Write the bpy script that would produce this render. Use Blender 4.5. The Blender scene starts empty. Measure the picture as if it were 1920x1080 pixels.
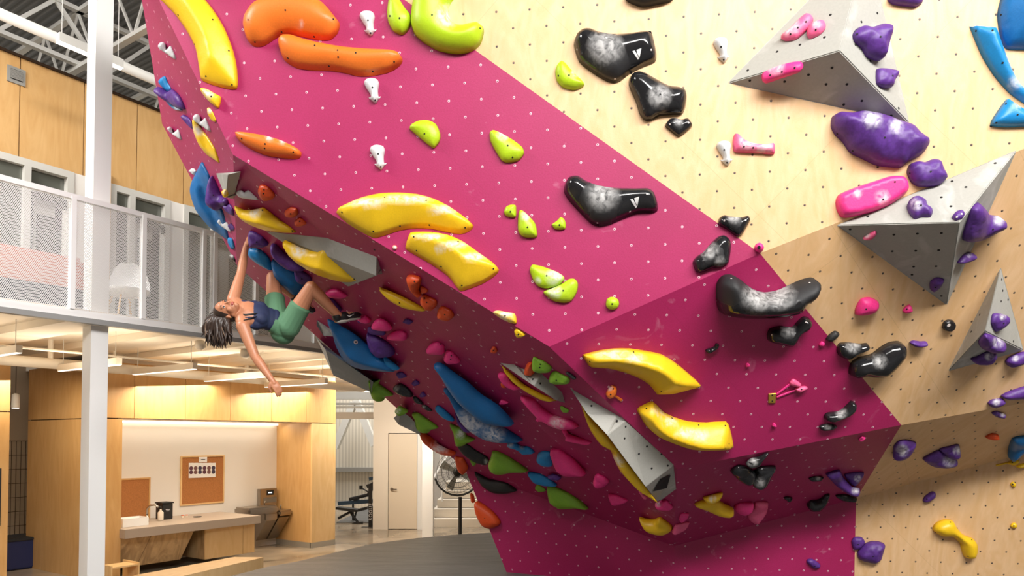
import bpy, bmesh, math, random
from mathutils import Vector, Matrix, noise
from mathutils.bvhtree import BVHTree
from mathutils.geometry import delaunay_2d_cdt
S = bpy.context.scene
COL = S.collection
random.seed(7)
V = Vector
# ---------------------------------------------------------------- camera
F = 1340.0                      # focal length in pixels of a 1920 wide frame
PITCH = math.radians(1.6)
VP = 822 - F*math.tan(PITCH)    # row of the optical axis
FLOOR = 0.0                     # concrete
MAT = 0.40                      # top of the padded floor
CAM = V((0, 0, 2.0))
cam_d = bpy.data.cameras.new('camera'); cam = bpy.data.objects.new('camera', cam_d); COL.objects.link(cam)
cam_d.sensor_width = 36; cam_d.lens = 36*F/1920
cam_d.shift_y = (VP-540)/1920
cam.location = CAM; cam.rotation_euler = (math.pi/2+PITCH, 0, 0)
cam_d.clip_end = 200
S.camera = cam
S.view_settings.view_transform = 'Standard'; S.view_settings.look = 'None'
S.view_settings.gamma = 1; S.view_settings.use_curve_mapping = False
S.view_settings.exposure = 0.35
cp, sp = math.cos(PITCH), math.sin(PITCH)
def ray(u, v):
    x = (u-960)/F; z = (VP-v)/F
    return V((x, cp-sp*z, sp+cp*z))
def P(u, v, Y):                 # point of pixel (u,v) at depth Y
    d = ray(u, v); return CAM + d*(Y/d.y)
def on_plane(u, v, p0, n):
    d = ray(u, v); return CAM + d*((p0-CAM).dot(n)/d.dot(n))
# ---------------------------------------------------------------- light
w = bpy.data.worlds.new('world'); S.world = w; w.use_nodes = True
w.node_tree.nodes['Background'].inputs[0].default_value = (1.0, 0.985, 0.96, 1)
w.node_tree.nodes['Background'].inputs[1].default_value = 0.6
def area(name, loc, aim, sx, sy, power, col=(1, .97, .935)):
    l = bpy.data.lights.new(name, 'AREA'); l.shape = 'RECTANGLE'; l.size = sx; l.size_y = sy
    l.energy = power; l.color = col
    o = bpy.data.objects.new(name, l); COL.objects.link(o); o.location = loc
    o.rotation_euler = (V(aim)-V(loc)).to_track_quat('-Z', 'Y').to_euler(); return o
WARM = (1, .84, .64)
area('overhead_area_light', (3.4, -1.1, 8.25), (1.6, 5.2, 3.2), 8, 2.6, 1950)
area('overhead_area_light', (-7.0, 3.6, 8.1), (-7.5, 8.0, 3.8), 3, 3, 850)
area('overhead_area_light', (-2.5, -3.4, 8.1), (-4.2, 6.5, 2.4), 4, 1.5, 190)  # added fill from behind the camera, brightens the column, rail and climber
area('passage_fill', (-3.2, 19.5, 7.6), (-3.2, 19.5, 0), 5, 5, 800)  # added fill that brightens the passage and weights room, no fixture modelled
area('door_fill', (-2.2, 13.2, 3.0), (-2.3, 16.0, 1.0), 1.5, .6, 75, (1, .9, .78))  # added fill hidden behind the climbing wall, brightens the door wall
for x_, y_ in ((-6.1, 6.8), (-4.8, 8.0), (-3.7, 9.6), (-2.8, 11.2)):
    area('uplight', (x_, y_, 2.62), (x_, y_+.01, 4), 1.5, .15, 10, WARM)
for x_, y_ in ((-6.6, 9.0), (-4.9, 10.6), (-3.9, 12.2)):
    area('balcony_soffit_light', (x_, y_, 2.75), (x_-.2, y_+.4, 0), 1.2, 1.2, 38, WARM)
area('office_light', (-8.6, 11.2, 5.3), (-8.6, 11.2, 3), 3, 1, 30)
# ---------------------------------------------------------------- materials
def srgb(r, g, b):
    f = lambda c: (c/255/12.92 if c/255 <= .04045 else ((c/255+.055)/1.055)**2.4)
    return (f(r), f(g), f(b), 1)
class NT:
    def __init__(s, m): s.t = m.node_tree; s.b = s.t.nodes['Principled BSDF']
    def n(s, typ, **kw):
        o = s.t.nodes.new(typ)
        for k, v in kw.items():
            if k.startswith('i_'):
                k = k[2:]; o.inputs[int(k) if k.isdigit() else k].default_value = v
            else: setattr(o, k, v)
        return o
    def l(s, a, b): s.t.links.new(a, b)
    def math(s, op, a, b=None, c=None):
        o = s.t.nodes.new('ShaderNodeMath'); o.operation = op
        for i, x in enumerate((a, b, c)):
            if x is None: continue
            if isinstance(x, (int, float)): o.inputs[i].default_value = x
            else: s.l(x, o.inputs[i])
        return o.outputs[0]
    def mix(s, f, a, b):
        o = s.t.nodes.new('ShaderNodeMix'); o.data_type = 'RGBA'
        for i, x in ((0, f), (6, a), (7, b)):
            if isinstance(x, (int, float, tuple)): o.inputs[i].default_value = x
            else: s.l(x, o.inputs[i])
        return o.outputs[2]
    def ramp(s, x, a, b):
        o = s.t.nodes.new('ShaderNodeMapRange'); o.inputs[1].default_value = a; o.inputs[2].default_value = b
        s.l(x, o.inputs[0]); return o.outputs[0]
MATS = {}
def mat(name, col, rough=.5, metal=0, emit=0, noise_amt=0, nscale=20, bump=0, spec=.5):
    if name in MATS: return MATS[name]
    m = bpy.data.materials.new(name); m.use_nodes = True; t = NT(m)
    t.b.inputs['Base Color'].default_value = col; t.b.inputs['Roughness'].default_value = rough
    t.b.inputs['Metallic'].default_value = metal; t.b.inputs['Specular IOR Level'].default_value = spec
    if emit:
        t.b.inputs['Emission Color'].default_value = col; t.b.inputs['Emission Strength'].default_value = emit
    if noise_amt or bump:
        tc = t.n('ShaderNodeTexCoord'); no = t.n('ShaderNodeTexNoise', i_Scale=nscale, i_Detail=4.0)
        t.l(tc.outputs['Object'], no.inputs['Vector'])
        if noise_amt:
            k = tuple(c*(1-noise_amt) for c in col[:3])+(1,)
            t.l(t.mix(t.ramp(no.outputs[0], .3, .7), k, col), t.b.inputs['Base Color'])
        if bump:
            bp = t.n('ShaderNodeBump', i_Strength=bump, i_Distance=.004); t.l(no.outputs[0], bp.inputs['Height'])
            t.l(bp.outputs[0], t.b.inputs['Normal'])
    MATS[name] = m; return m
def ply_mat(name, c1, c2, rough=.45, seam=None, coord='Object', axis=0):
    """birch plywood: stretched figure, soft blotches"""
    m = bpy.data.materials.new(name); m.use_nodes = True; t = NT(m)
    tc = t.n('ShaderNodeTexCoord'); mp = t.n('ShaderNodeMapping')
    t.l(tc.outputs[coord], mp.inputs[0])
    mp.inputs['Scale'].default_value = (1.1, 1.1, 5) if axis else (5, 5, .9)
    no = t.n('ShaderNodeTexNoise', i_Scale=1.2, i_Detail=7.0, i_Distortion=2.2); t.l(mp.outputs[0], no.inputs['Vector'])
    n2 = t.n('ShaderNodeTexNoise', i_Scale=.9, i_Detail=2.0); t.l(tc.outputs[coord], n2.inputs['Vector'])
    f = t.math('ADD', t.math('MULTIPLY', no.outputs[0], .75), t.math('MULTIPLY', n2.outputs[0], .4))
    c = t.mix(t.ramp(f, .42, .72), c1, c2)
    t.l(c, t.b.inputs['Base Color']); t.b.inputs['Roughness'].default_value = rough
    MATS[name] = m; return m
PER = 0.2425    # spacing of the bolt holes
def wall_mat(name, kind):
    m = bpy.data.materials.new(name); m.use_nodes = True; t = NT(m)
    uv = t.n('ShaderNodeUVMap'); sep = t.n('ShaderNodeSeparateXYZ'); t.l(uv.outputs[0], sep.inputs[0])
    u, v = sep.outputs[0], sep.outputs[1]
    a = t.math('DIVIDE', t.math('ADD', u, v), PER); b = t.math('DIVIDE', t.math('SUBTRACT', u, v), PER)
    fa = t.math('SUBTRACT', t.math('FRACT', a), .5); fb = t.math('SUBTRACT', t.math('FRACT', b), .5)
    def dist(fx, fy): return t.math('MULTIPLY', t.math('SQRT', t.math('ADD', t.math('POWER', t.math('ABSOLUTE', fx), 2.0), t.math('POWER', t.math('ABSOLUTE', fy), 2.0))), PER*.7071)
    d = dist(fa, fb); d2 = dist(t.math('ADD', fa, .012), t.math('ADD', fb, .0))
    fine = t.n('ShaderNodeTexNoise', i_Scale=90.0, i_Detail=3.0); t.l(uv.outputs[0], fine.inputs['Vector'])
    big = t.n('ShaderNodeTexNoise', i_Scale=1.3, i_Detail=5.0, i_Distortion=.6); t.l(uv.outputs[0], big.inputs['Vector'])
    # panel seams, running diagonally to the grid
    def seam(x, per, off):
        fr = t.math('FRACT', t.math('ADD', t.math('DIVIDE', x, per), off))
        return t.math('LESS_THAN', t.math('ABSOLUTE', t.math('SUBTRACT', fr, .5)), .0016/per)
    ra = t.math('MULTIPLY', t.math('ADD', u, v), .7071); rb = t.math('MULTIPLY', t.math('SUBTRACT', u, v), .7071)
    sm = t.math('MAXIMUM', seam(ra, 1.22, .1), seam(rb, 2.44, .33))
    if kind == 'magenta':
        c = t.mix(t.ramp(big.outputs[0], .3, .7), (.39, .012, .10, 1), (.44, .016, .12, 1))
        c = t.mix(t.math('MULTIPLY', t.ramp(fine.outputs[0], .35, .65), .35), c, (.31, .008, .065, 1))
        # faint chalk smears
        ck = t.n('ShaderNodeTexNoise', i_Scale=3.5, i_Detail=6.0, i_Distortion=1.5); t.l(uv.outputs[0], ck.inputs['Vector'])
        c = t.mix(t.math('MULTIPLY', t.ramp(ck.outputs[0], .66, .82), .35), c, (.8, .45, .6, 1))
        c = t.mix(t.math('MULTIPLY', sm, .35), c, (.25, .01, .06, 1))
        c = t.mix(t.math('LESS_THAN', d, .0095), c, (.78, .48, .57, 1))
        c = t.mix(t.math('LESS_THAN', d2, .0042), c, (.22, .02, .06, 1))
    else:
        mp = t.n('ShaderNodeMapping'); t.l(uv.outputs[0], mp.inputs[0]); mp.inputs['Rotation'].default_value = (0, 0, .785)
        mp.inputs['Scale'].default_value = (2.2, .8, 1)
        g = t.n('ShaderNodeTexNoise', i_Scale=1.6, i_Detail=8.0, i_Distortion=3.5); t.l(mp.outputs[0], g.inputs['Vector'])
        c = t.mix(t.ramp(g.outputs[0], .35, .68), (.76, .465, .22, 1), (.84, .555, .31, 1))
        wv = t.n('ShaderNodeTexWave', i_Scale=3.0, i_Distortion=14.0, i_Detail=3.0); t.l(mp.outputs[0], wv.inputs['Vector'])
        wv.inputs['Detail Scale'].default_value = 1.2
        c = t.mix(t.math('MULTIPLY', wv.outputs[1], .16), c, (.68, .44, .20, 1))
        kn = t.n('ShaderNodeTexVoronoi', i_Scale=.9); t.l(uv.outputs[0], kn.inputs['Vector'])
        c = t.mix(t.math('MULTIPLY', t.math('SUBTRACT', 1.0, t.ramp(kn.outputs[0], .0, .09)), .35), c, (.55, .28, .1, 1))
        # alternate sheets differ slightly in tone
        ch = t.n('ShaderNodeTexWhiteNoise'); cm = t.n('ShaderNodeCombineXYZ')
        t.l(t.math('FLOOR', t.math('ADD', t.math('DIVIDE', ra, 1.22), .6)), cm.inputs[0])
        t.l(t.math('FLOOR', t.math('ADD', t.math('DIVIDE', rb, 2.44), .83)), cm.inputs[1]); t.l(cm.outputs[0], ch.inputs[0])
        c = t.mix(t.math('MULTIPLY', ch.outputs[0], .14), c, (.62, .40, .20, 1))
        c = t.mix(t.math('MULTIPLY', sm, .4), c, (.45, .27, .12, 1))
        c = t.mix(t.math('LESS_THAN', d, .0095), c, (.30, .20, .12, 1))
        c = t.mix(t.math('LESS_THAN', d2, .006), c, (.05, .035, .03, 1))
    t.l(c, t.b.inputs['Base Color'])
    t.b.inputs['Specular IOR Level'].default_value = .5
    rr = t.math('ADD', t.math('MULTIPLY', fine.outputs[0], .15), .42 if kind == 'magenta' else .4)
    t.l(rr, t.b.inputs['Roughness'])
    bp = t.n('ShaderNodeBump', i_Strength=.25, i_Distance=.002); t.l(fine.outputs[0], bp.inputs['Height']); t.l(bp.outputs[0], t.b.inputs['Normal'])
    MATS[name] = m; return m
wall_mat('magenta', 'magenta'); wall_mat('climbing_ply', 'ply')
# ---------------------------------------------------------------- object helpers
def link(name, me, m=None, parent=None, loc=None):
    o = bpy.data.objects.new(name, me); COL.objects.link(o)
    if m is not None: me.materials.append(MATS[m] if isinstance(m, str) else m)
    if parent is not None: o.parent = parent
    if loc is not None: o.location = loc
    return o
def tag(o, label=None, cat=None, group=None, kind=None):
    if label: o['label'] = label
    if cat: o['category'] = cat
    if group: o['group'] = group
    if kind: o['kind'] = kind
    return o
def empty(name, loc, label=None, cat=None, group=None, rz=0, kind=None):
    o = bpy.data.objects.new(name, None); COL.objects.link(o); o.location = loc; o.rotation_euler = (0, 0, rz)
    o.empty_display_size = .1
    return tag(o, label, cat, group, kind)
def obj(name, bm, m, parent=None, loc=None, smooth=False, recalc=True):
    if recalc: bmesh.ops.recalc_face_normals(bm, faces=bm.faces)
    me = bpy.data.meshes.new(name); bm.to_mesh(me); bm.free()
    if smooth:
        for p in me.polygons: p.use_smooth = True
    # keep geometry in the frame of the object/parent
    off = V((0, 0, 0))
    if parent is not None:
        off = off - wloc(parent)
    if loc is not None: off = off - V(loc)
    if parent is not None and parent.rotation_euler.z:
        me.transform(Matrix.Rotation(-parent.rotation_euler.z, 4, 'Z') @ Matrix.Translation(off))
    else: me.transform(Matrix.Translation(off))
    return link(name, me, m, parent, loc)
def wloc(o):
    l = o.location.copy(); p = o.parent
    while p is not None: l = l + p.location; p = p.parent
    return l
def box(bm, a, b, ax=None, bev=0):
    """box between corner a and corner b (in frame ax=(O,X,Y) or world)"""
    vs = []
    for z in (a[2], b[2]):
        for x, y in ((a[0], a[1]), (b[0], a[1]), (b[0], b[1]), (a[0], b[1])):
            p = V((x, y, z)) if ax is None else V((ax[0].x, ax[0].y, 0))+ax[1]*x+ax[2]*y+V((0, 0, z))
            vs.append(bm.verts.new(p))
    fs = [bm.faces.new([vs[i] for i in f]) for f in ((3, 2, 1, 0), (4, 5, 6, 7), (0, 1, 5, 4), (1, 2, 6, 5), (2, 3, 7, 6), (3, 0, 4, 7))]
    if bev:
        es = list({e for f in fs for e in f.edges}); bmesh.ops.bevel(bm, geom=es, offset=bev, segments=2, affect='EDGES')
def tube(bm, pts, r, seg=10, cap=True, r2=None):
    pts = [V(p) for p in pts]; n = len(pts); rings = []
    prev = None
    for i, p in enumerate(pts):
        t = (pts[min(i+1, n-1)]-pts[max(i-1, 0)]).normalized()
        if prev is None:
            a = t.orthogonal().normalized()
        else: a = (prev-t*prev.dot(t)).normalized()
        prev = a; b = t.cross(a)
        rr = r[i] if isinstance(r, (list, tuple)) else (r if r2 is None else r+(r2-r)*i/(n-1))
        rings.append([bm.verts.new(p+(a*math.cos(k*2*math.pi/seg)+b*math.sin(k*2*math.pi/seg))*rr) for k in range(seg)])
    for i in range(n-1):
        for k in range(seg):
            bm.faces.new((rings[i][k], rings[i][(k+1) % seg], rings[i+1][(k+1) % seg], rings[i+1][k]))
    if cap: bm.faces.new(rings[0][::-1]); bm.faces.new(rings[-1])
def bar(bm, a, b, w_, h_=None, up=V((0, 0, 1))):
    a = V(a); b = V(b); h_ = h_ or w_; t = (b-a).normalized()
    s = t.cross(up)
    s = s.normalized() if s.length > 1e-4 else V((1, 0, 0)); q = s.cross(t)
    vs = [bm.verts.new(p+s*sx*w_/2+q*sy*h_/2) for p in (a, b) for sx, sy in ((-1, -1), (1, -1), (1, 1), (-1, 1))]
    for f in ((0, 1, 2, 3), (7, 6, 5, 4), (0, 4, 5, 1), (1, 5, 6, 2), (2, 6, 7, 3), (3, 7, 4, 0)): bm.faces.new([vs[i] for i in f])
def lathe(bm, prof, c, seg=24, axis=None):
    c = V(c); ax = (axis or V((0, 0, 1))).normalized(); a = ax.orthogonal().normalized(); b = ax.cross(a); rings = []
    for r, z in prof:
        rings.append([bm.verts.new(c+ax*z+(a*math.cos(k*2*math.pi/seg)+b*math.sin(k*2*math.pi/seg))*max(r, 1e-4)) for k in range(seg)])
    for i in range(len(prof)-1):
        for k in range(seg): bm.faces.new((rings[i][k], rings[i][(k+1) % seg], rings[i+1][(k+1) % seg], rings[i+1][k]))
    if prof[0][0] > 1e-3: bm.faces.new(rings[0][::-1])
    if prof[-1][0] > 1e-3: bm.faces.new(rings[-1])
def poly(bm, pts): return bm.faces.new([bm.verts.new(V(p)) for p in pts])
# ================================================================ CLIMBING WALL
def plane3(a, b, c):
    n = (b-a).cross(c-a).normalized()
    if n.dot(CAM-a) < 0: n = -n
    return a, n
A_b = P(437, 290, 5.45); A_c = P(1030, 650, 5.34); A_d = P(1425, 475, 5.09)
A_g = P(1270, 879, 6.05); A_i = P(1263, 1024, 7.6); A_n = P(444, 497, 6.9)
PL1 = plane3(A_b, A_c, A_d); PL2 = plane3(A_c, A_d, A_g)
on = lambda pl, u, v: on_plane(u, v, pl[0], pl[1])
A_h = on(PL2, 1690, 797); PL3 = plane3(A_g, A_h, A_i); A_j = on(PL3, 1605, 935)
A_bR = P(1860, 1077, 8.3); PL4 = plane3(A_i, A_j, A_bR)
PU2 = plane3(A_b, A_i, A_n); A_m = on(PU2, 872, 880)
A_a = on(PL1, 298, 0); A_a2 = on(PL1, 120, -270)
PLL = plane3(A_a, A_b, A_n); A_o = on(PLL, 304, 232); A_o2 = on(PLL, 222, -270)
A_k = P(951, 1072, 8.6); A_k = V((A_k.x, A_k.y, MAT-.02))
def at_z(pl, x, z):             # point of the plane with given x and z
    p, n = pl; return V((x, (n.dot(p)-n.x*x-n.z*z)/n.y, z))
PLK = plane3(A_m, A_i, A_k)
A_ib = at_z(PLK, 1.78, MAT-.02); PL4 = plane3(A_i, A_j, A_ib)
XR = 2230
A_t1 = on(PL1, 683-270*1.12, -270); A_l = at_z(PL4, on(PL4, 1604, 1086).x, MAT-.02)
A_tR = on(PL1, XR, -270); A_eR = on(PL1, XR, 160)
line_pt = lambda pl, u, v: on(pl, u, v)
A_e = on(PL1, 1905, 285)
A_fR = on(PL2, XR, 700); A_gR = on(PL3, XR, 768); A_bRR = at_z(PL4, on(PL4, XR, 1077).x, MAT-.02)
wallroot = empty('climbing_wall', (0, 7.5, MAT), 'huge angular overhanging bouldering wall painted magenta beside bare birch plywood, dotted with bolt holes', 'climbing wall')
wall_tris = []
def face_uv(me, n, org, rot=0):
    up = V((0, 0, 1))-n*n.z; up.normalize(); rt = up.cross(n).normalized()
    if rot: c, s = math.cos(rot), math.sin(rot); rt, up = rt*c+up*s, up*c-rt*s
    uvl = me.uv_layers.new(name='UVMap')
    for lp in me.loops:
        p = me.vertices[lp.vertex_index].co - org
        uvl.data[lp.index].uv = (p.dot(rt), p.dot(up))
def wall_face(name, pts, m, label=None, rot=0, org=None, ref=None):
    """polygon panel with a little thickness behind it"""
    pts = [V(p) for p in pts]
    n = V((0, 0, 0))
    for i in range(len(pts)): n += (pts[i]-pts[0]).cross(pts[(i+1) % len(pts)]-pts[0])
    n.normalize()
    if n.dot(CAM-sum(pts, V())/len(pts)) < 0: pts = pts[::-1]; n = -n
    bm = bmesh.new(); bmf = poly(bm, pts)
    tri = bmesh.ops.triangulate(bm, faces=[bmf])
    for f in bm.faces: wall_tris.append([v.co.copy() for v in f.verts])
    me = bpy.data.meshes.new(name); bm.to_mesh(me); bm.free()
    face_uv(me, ref if ref is not None else n, org if org is not None else V((0, 0, 0)), rot)
    me.transform(Matrix.Translation(-wallroot.location))
    o = link(name, me, m, wallroot)
    if label: o['label'] = label
    so = o.modifiers.new('thickness', 'SOLIDIFY'); so.thickness = .018; so.offset = -1
    return o
n1, n2, n3, n4 = PL1[1], PL2[1], PL3[1], PL4[1]
wall_face('painted_panel', [A_a2, A_a, A_b, A_c, A_d, A_t1], 'magenta', 'bright magenta main panel', ref=n1, org=A_c)
wall_face('plywood_panel', [A_t1, A_d, A_e, A_eR, A_tR], 'climbing_ply', 'bright birch plywood upper panel', ref=n1, org=A_c)
wall_face('painted_panel', [A_c, A_d, A_h, A_g], 'magenta', 'magenta panel leaning down to the right', ref=n2, org=A_d)
wall_face('plywood_panel', [A_d, A_e, A_eR, A_fR, A_h], 'climbing_ply', 'birch plywood middle panel', ref=n2, org=A_d)
wall_face('painted_panel', [A_g, A_h, A_j, A_i], 'magenta', 'dark magenta underside', ref=n3, org=A_g)
wall_face('plywood_panel', [A_h, A_fR, A_gR, A_j], 'climbing_ply', 'shaded plywood underside', ref=n3, org=A_g)
wall_face('painted_panel', [A_i, A_j, A_l, A_ib], 'magenta', 'lower magenta kick panel', ref=n4, org=A_i)
wall_face('plywood_panel', [A_j, A_gR, A_bRR, A_l], 'climbing_ply', 'lower plywood kick panel', ref=n4, org=A_i)
wall_face('painted_panel', [A_m, A_i, A_ib, A_k], 'magenta', 'magenta side kick panel')
wall_face('painted_panel', [A_b, A_c, A_g, A_i], 'magenta', 'steep magenta underside')
wall_face('painted_panel', [A_b, A_i, A_m, A_n], 'magenta', 'steep magenta underside at the left', ref=PU2[1])
wall_face('painted_panel', [A_o2, A_o, A_n, A_b, A_a, A_a2], 'magenta', 'narrow magenta flank at the left')
# back of the wall: closes the volume behind, away from the free edge
bm = bmesh.new()
edge = [A_o2, A_o, A_n, A_m, A_k]; off = [V((.9, 2.2, 0)), V((.9, 2.2, .1)), V((.9, 1.6, .4)), V((.7, 1.1, .3)), V((.5, .9, 0))]
e0 = [p+V((.03, .06, 0)) for p in edge]; e1 = [p+o for p, o in zip(edge, off)]
for i in range(4): poly(bm, [e0[i], e0[i+1], e1[i+1], e1[i]])
R0 = V((9.5, 9.6, MAT-.02)); R1 = V((9.5, 9.6, A_tR.z))
poly(bm, [e1[0], e1[1], e1[2], e1[3], e1[4], R0, R1])
poly(bm, [A_o2, A_a2, A_t1, A_tR, R1, e1[0]])
obj('back_panel', bm, mat('wall_back', srgb(150, 120, 90), .7), wallroot)
WB = None
all_v = []; all_f = []
def rebuild():
    global WB
    vs = []; fs = []
    for t in wall_tris:
        k = len(vs); vs += t; fs.append((k, k+1, k+2))
    WB = BVHTree.FromPolygons(vs, fs, epsilon=0.0)
rebuild()
def hit(u, v, bvh=None):
    d = ray(u, v).normalized()
    loc, n, i, dist = (bvh or WB).ray_cast(CAM, d)
    if loc is None: return None
    if n.dot(d) > 0: n = -n
    return loc, n
def hpt(u, v, h, base):         # point on pixel ray standing h off plane base=(p,n)
    return on_plane(u, v, base[0]+base[1]*h, base[1])
# ---------------------------------------------------------------- volumes (big grey plywood shapes bolted on the wall)
def vol_mat(name, c):
    m = bpy.data.materials.new(name); m.use_nodes = True; t = NT(m)
    tc = t.n('ShaderNodeTexCoord'); no = t.n('ShaderNodeTexNoise', i_Scale=60.0, i_Detail=3.0); t.l(tc.outputs['Object'], no.inputs['Vector'])
    n2 = t.n('ShaderNodeTexNoise', i_Scale=4.0, i_Detail=6.0, i_Distortion=1.0); t.l(tc.outputs['Object'], n2.inputs['Vector'])
    c2 = t.mix(t.math('MULTIPLY', t.ramp(no.outputs[0], .3, .7), .25), c, tuple(x*.7 for x in c[:3])+(1,))
    c2 = t.mix(t.math('MULTIPLY', t.ramp(n2.outputs[0], .55, .8), .5), c2, (.75, .75, .73, 1))
    t.l(c2, t.b.inputs['Base Color']); t.b.inputs['Roughness'].default_value = .65
    MATS[name] = m
vol_mat('volume_grey', srgb(168, 167, 160))
mat('hole_black', srgb(25, 22, 22), .8)
mat('rim_light', srgb(225, 215, 210), .4)
def volume(label, base_uv, verts, faces, holes='', bev=.006):
    """verts: (u,v,height) off the wall plane under base_uv; faces index lists; the rim is closed down to the wall"""
    b = hit(*base_uv); b = (b[0], b[1])
    pts = []
    for q in verts:
        if len(q) == 3: pts.append(hpt(q[0], q[1], q[2], b))
        else: pts.append(P(q[0], q[1], q[3]))
    root = b[0]
    bm = bmesh.new(); vs = [bm.verts.new(p) for p in pts]
    for f in faces: bm.faces.new([vs[i] for i in f])
    # close the open boundary with a flat rim standing on the wall
    be = [e for e in bm.edges if len(e.link_faces) == 1]
    r = bmesh.ops.extrude_edge_only(bm, edges=be)
    nv = [g for g in r['geom'] if isinstance(g, bmesh.types.BMVert)]
    for v_ in nv: v_.co -= b[1]*((v_.co-b[0]).dot(b[1])+.004)
    be = [e for e in bm.edges if len(e.link_faces) == 1]
    try: bmesh.ops.contextual_create(bm, geom=be)
    except Exception: pass
    bmesh.ops.recalc_face_normals(bm, faces=bm.faces)
    if bev:
        es = [e for e in bm.edges if len(e.link_faces) == 2 and e.calc_face_angle(0) > .15]
        bmesh.ops.bevel(bm, geom=es, offset=bev, segments=2, affect='EDGES')
    bmt = bm.copy(); bmesh.ops.triangulate(bmt, faces=bmt.faces)
    for f in bmt.faces: wall_tris.append([v_.co.copy() for v_ in f.verts])
    bmt.free()
    o = obj('climbing_volume', bm, 'volume_grey', None, root)
    tag(o, label, 'climbing volume')
    rebuild()
    for s in holes.split():
        x, y = map(float, s.split(',')); h = hit(x, y)
        if h: disc('bolt_hole', h[0], h[1], .009, 'hole_black', o)
    return o
def disc(name, p, n, r, m, parent, th=.0015, seg=10):
    bm = bmesh.new(); lathe(bm, [(r, -.004), (r, th), (r*.6, th*1.3)], p, seg, n)
    return obj(name, bm, m, parent)
# ---------------------------------------------------------------- climbing holds
def hold_mat(name, c, rough=.5, rough_n=90, amt=.12, chalky=1.0):
    m = bpy.data.materials.new(name); m.use_nodes = True; t = NT(m)
    tc = t.n('ShaderNodeTexCoord'); no = t.n('ShaderNodeTexNoise', i_Scale=float(rough_n), i_Detail=4.0); t.l(tc.outputs['Object'], no.inputs['Vector'])
    cn = t.n('ShaderNodeTexNoise', i_Scale=22.0, i_Detail=7.0, i_Distortion=.8); t.l(tc.outputs['Object'], cn.inputs['Vector'])
    at = t.n('ShaderNodeAttribute', attribute_name='chalk')
    dk = tuple(x*(1-amt*2) for x in c[:3])+(1,)
    col = t.mix(t.ramp(no.outputs[0], .3, .7), dk, c)
    f = t.math('MULTIPLY', at.outputs['Fac'], t.ramp(cn.outputs[0], .28, .62))
    f = t.math('MINIMUM', t.math('MULTIPLY', f, chalky), .9)
    col = t.mix(f, col, (.86, .85, .84, 1))
    t.l(col, t.b.inputs['Base Color'])
    # finish: attribute 'matte' turns a glossy hold to its grippy texture
    a2 = t.n('ShaderNodeAttribute', attribute_name='matte')
    r_ = t.math('MAXIMUM', rough, t.math('MULTIPLY', t.math('MAXIMUM', f, a2.outputs['Fac']), .62))
    t.l(r_, t.b.inputs['Roughness'])
    bp = t.n('ShaderNodeBump', i_Strength=.3 if rough > .3 else .02, i_Distance=.003); t.l(no.outputs[0], bp.inputs['Height']); t.l(bp.outputs[0], t.b.inputs['Normal'])
    MATS[name] = m
hold_mat('yellow', (.95, .60, .012, 1), .38, amt=.03)
hold_mat('orange', (.93, .21, .022, 1), .42, amt=.05)
hold_mat('redorange', (.78, .085, .012, 1), .42, amt=.06)
hold_mat('lime', (.47, .68, .012, 1), .42, amt=.05)
hold_mat('green', (.23, .48, .03, 1), .45, amt=.06)
hold_mat('blue', (.006, .15, .42, 1), .42, amt=.06)
hold_mat('azure', (.012, .26, .62, 1), .4, amt=.06)
hold_mat('purple', (.115, .032, .27, 1), .5, 45, amt=.16)
hold_mat('pink', (.93, .04, .27, 1), .45, amt=.06)
hold_mat('softpink', (.92, .13, .30, 1), .45, amt=.06)
hold_mat('black', (.018, .018, .02, 1), .10, amt=.1, chalky=.62)
hold_mat('matteblack', (.022, .022, .022, 1), .55, amt=.2)
hold_mat('white', (.72, .73, .74, 1), .45, amt=.03)
mat('logo_white', srgb(240, 240, 240), .5)
def parse(s): return [tuple(map(float, q.split(','))) for q in s.split()]
def smooth_loop(pts, n=4):
    out = []; L = len(pts)
    for i in range(L):
        p0, p1, p2, p3 = (V(pts[(i+k-1) % L]) for k in range(4))
        for j in range(n):
            t = j/n
            # centripetal-ish, tension keeps corners tidy
            a = .5*((2*p1)+(-p0+p2)*t+(2*p0-5*p1+4*p2-p3)*t*t+(-p0+3*p1-3*p2+p3)*t**3)
            b = p1.lerp(p2, t); out.append(a.lerp(b, .25))
    return out
def sd_seg(p, a, b):
    ab = b-a; l = ab.length_squared
    t = 0 if l == 0 else max(0, min(1, (p-a).dot(ab)/l)); return (p-(a+ab*t)).length
def inside(p, poly_):
    c = False; j = len(poly_)-1
    for i in range(len(poly_)):
        a = poly_[i]; b = poly_[j]
        if (a.y > p.y) != (b.y > p.y) and p.x < (b.x-a.x)*(p.y-a.y)/(b.y-a.y)+a.x: c = not c
        j = i
    return c
NH = 0
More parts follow.
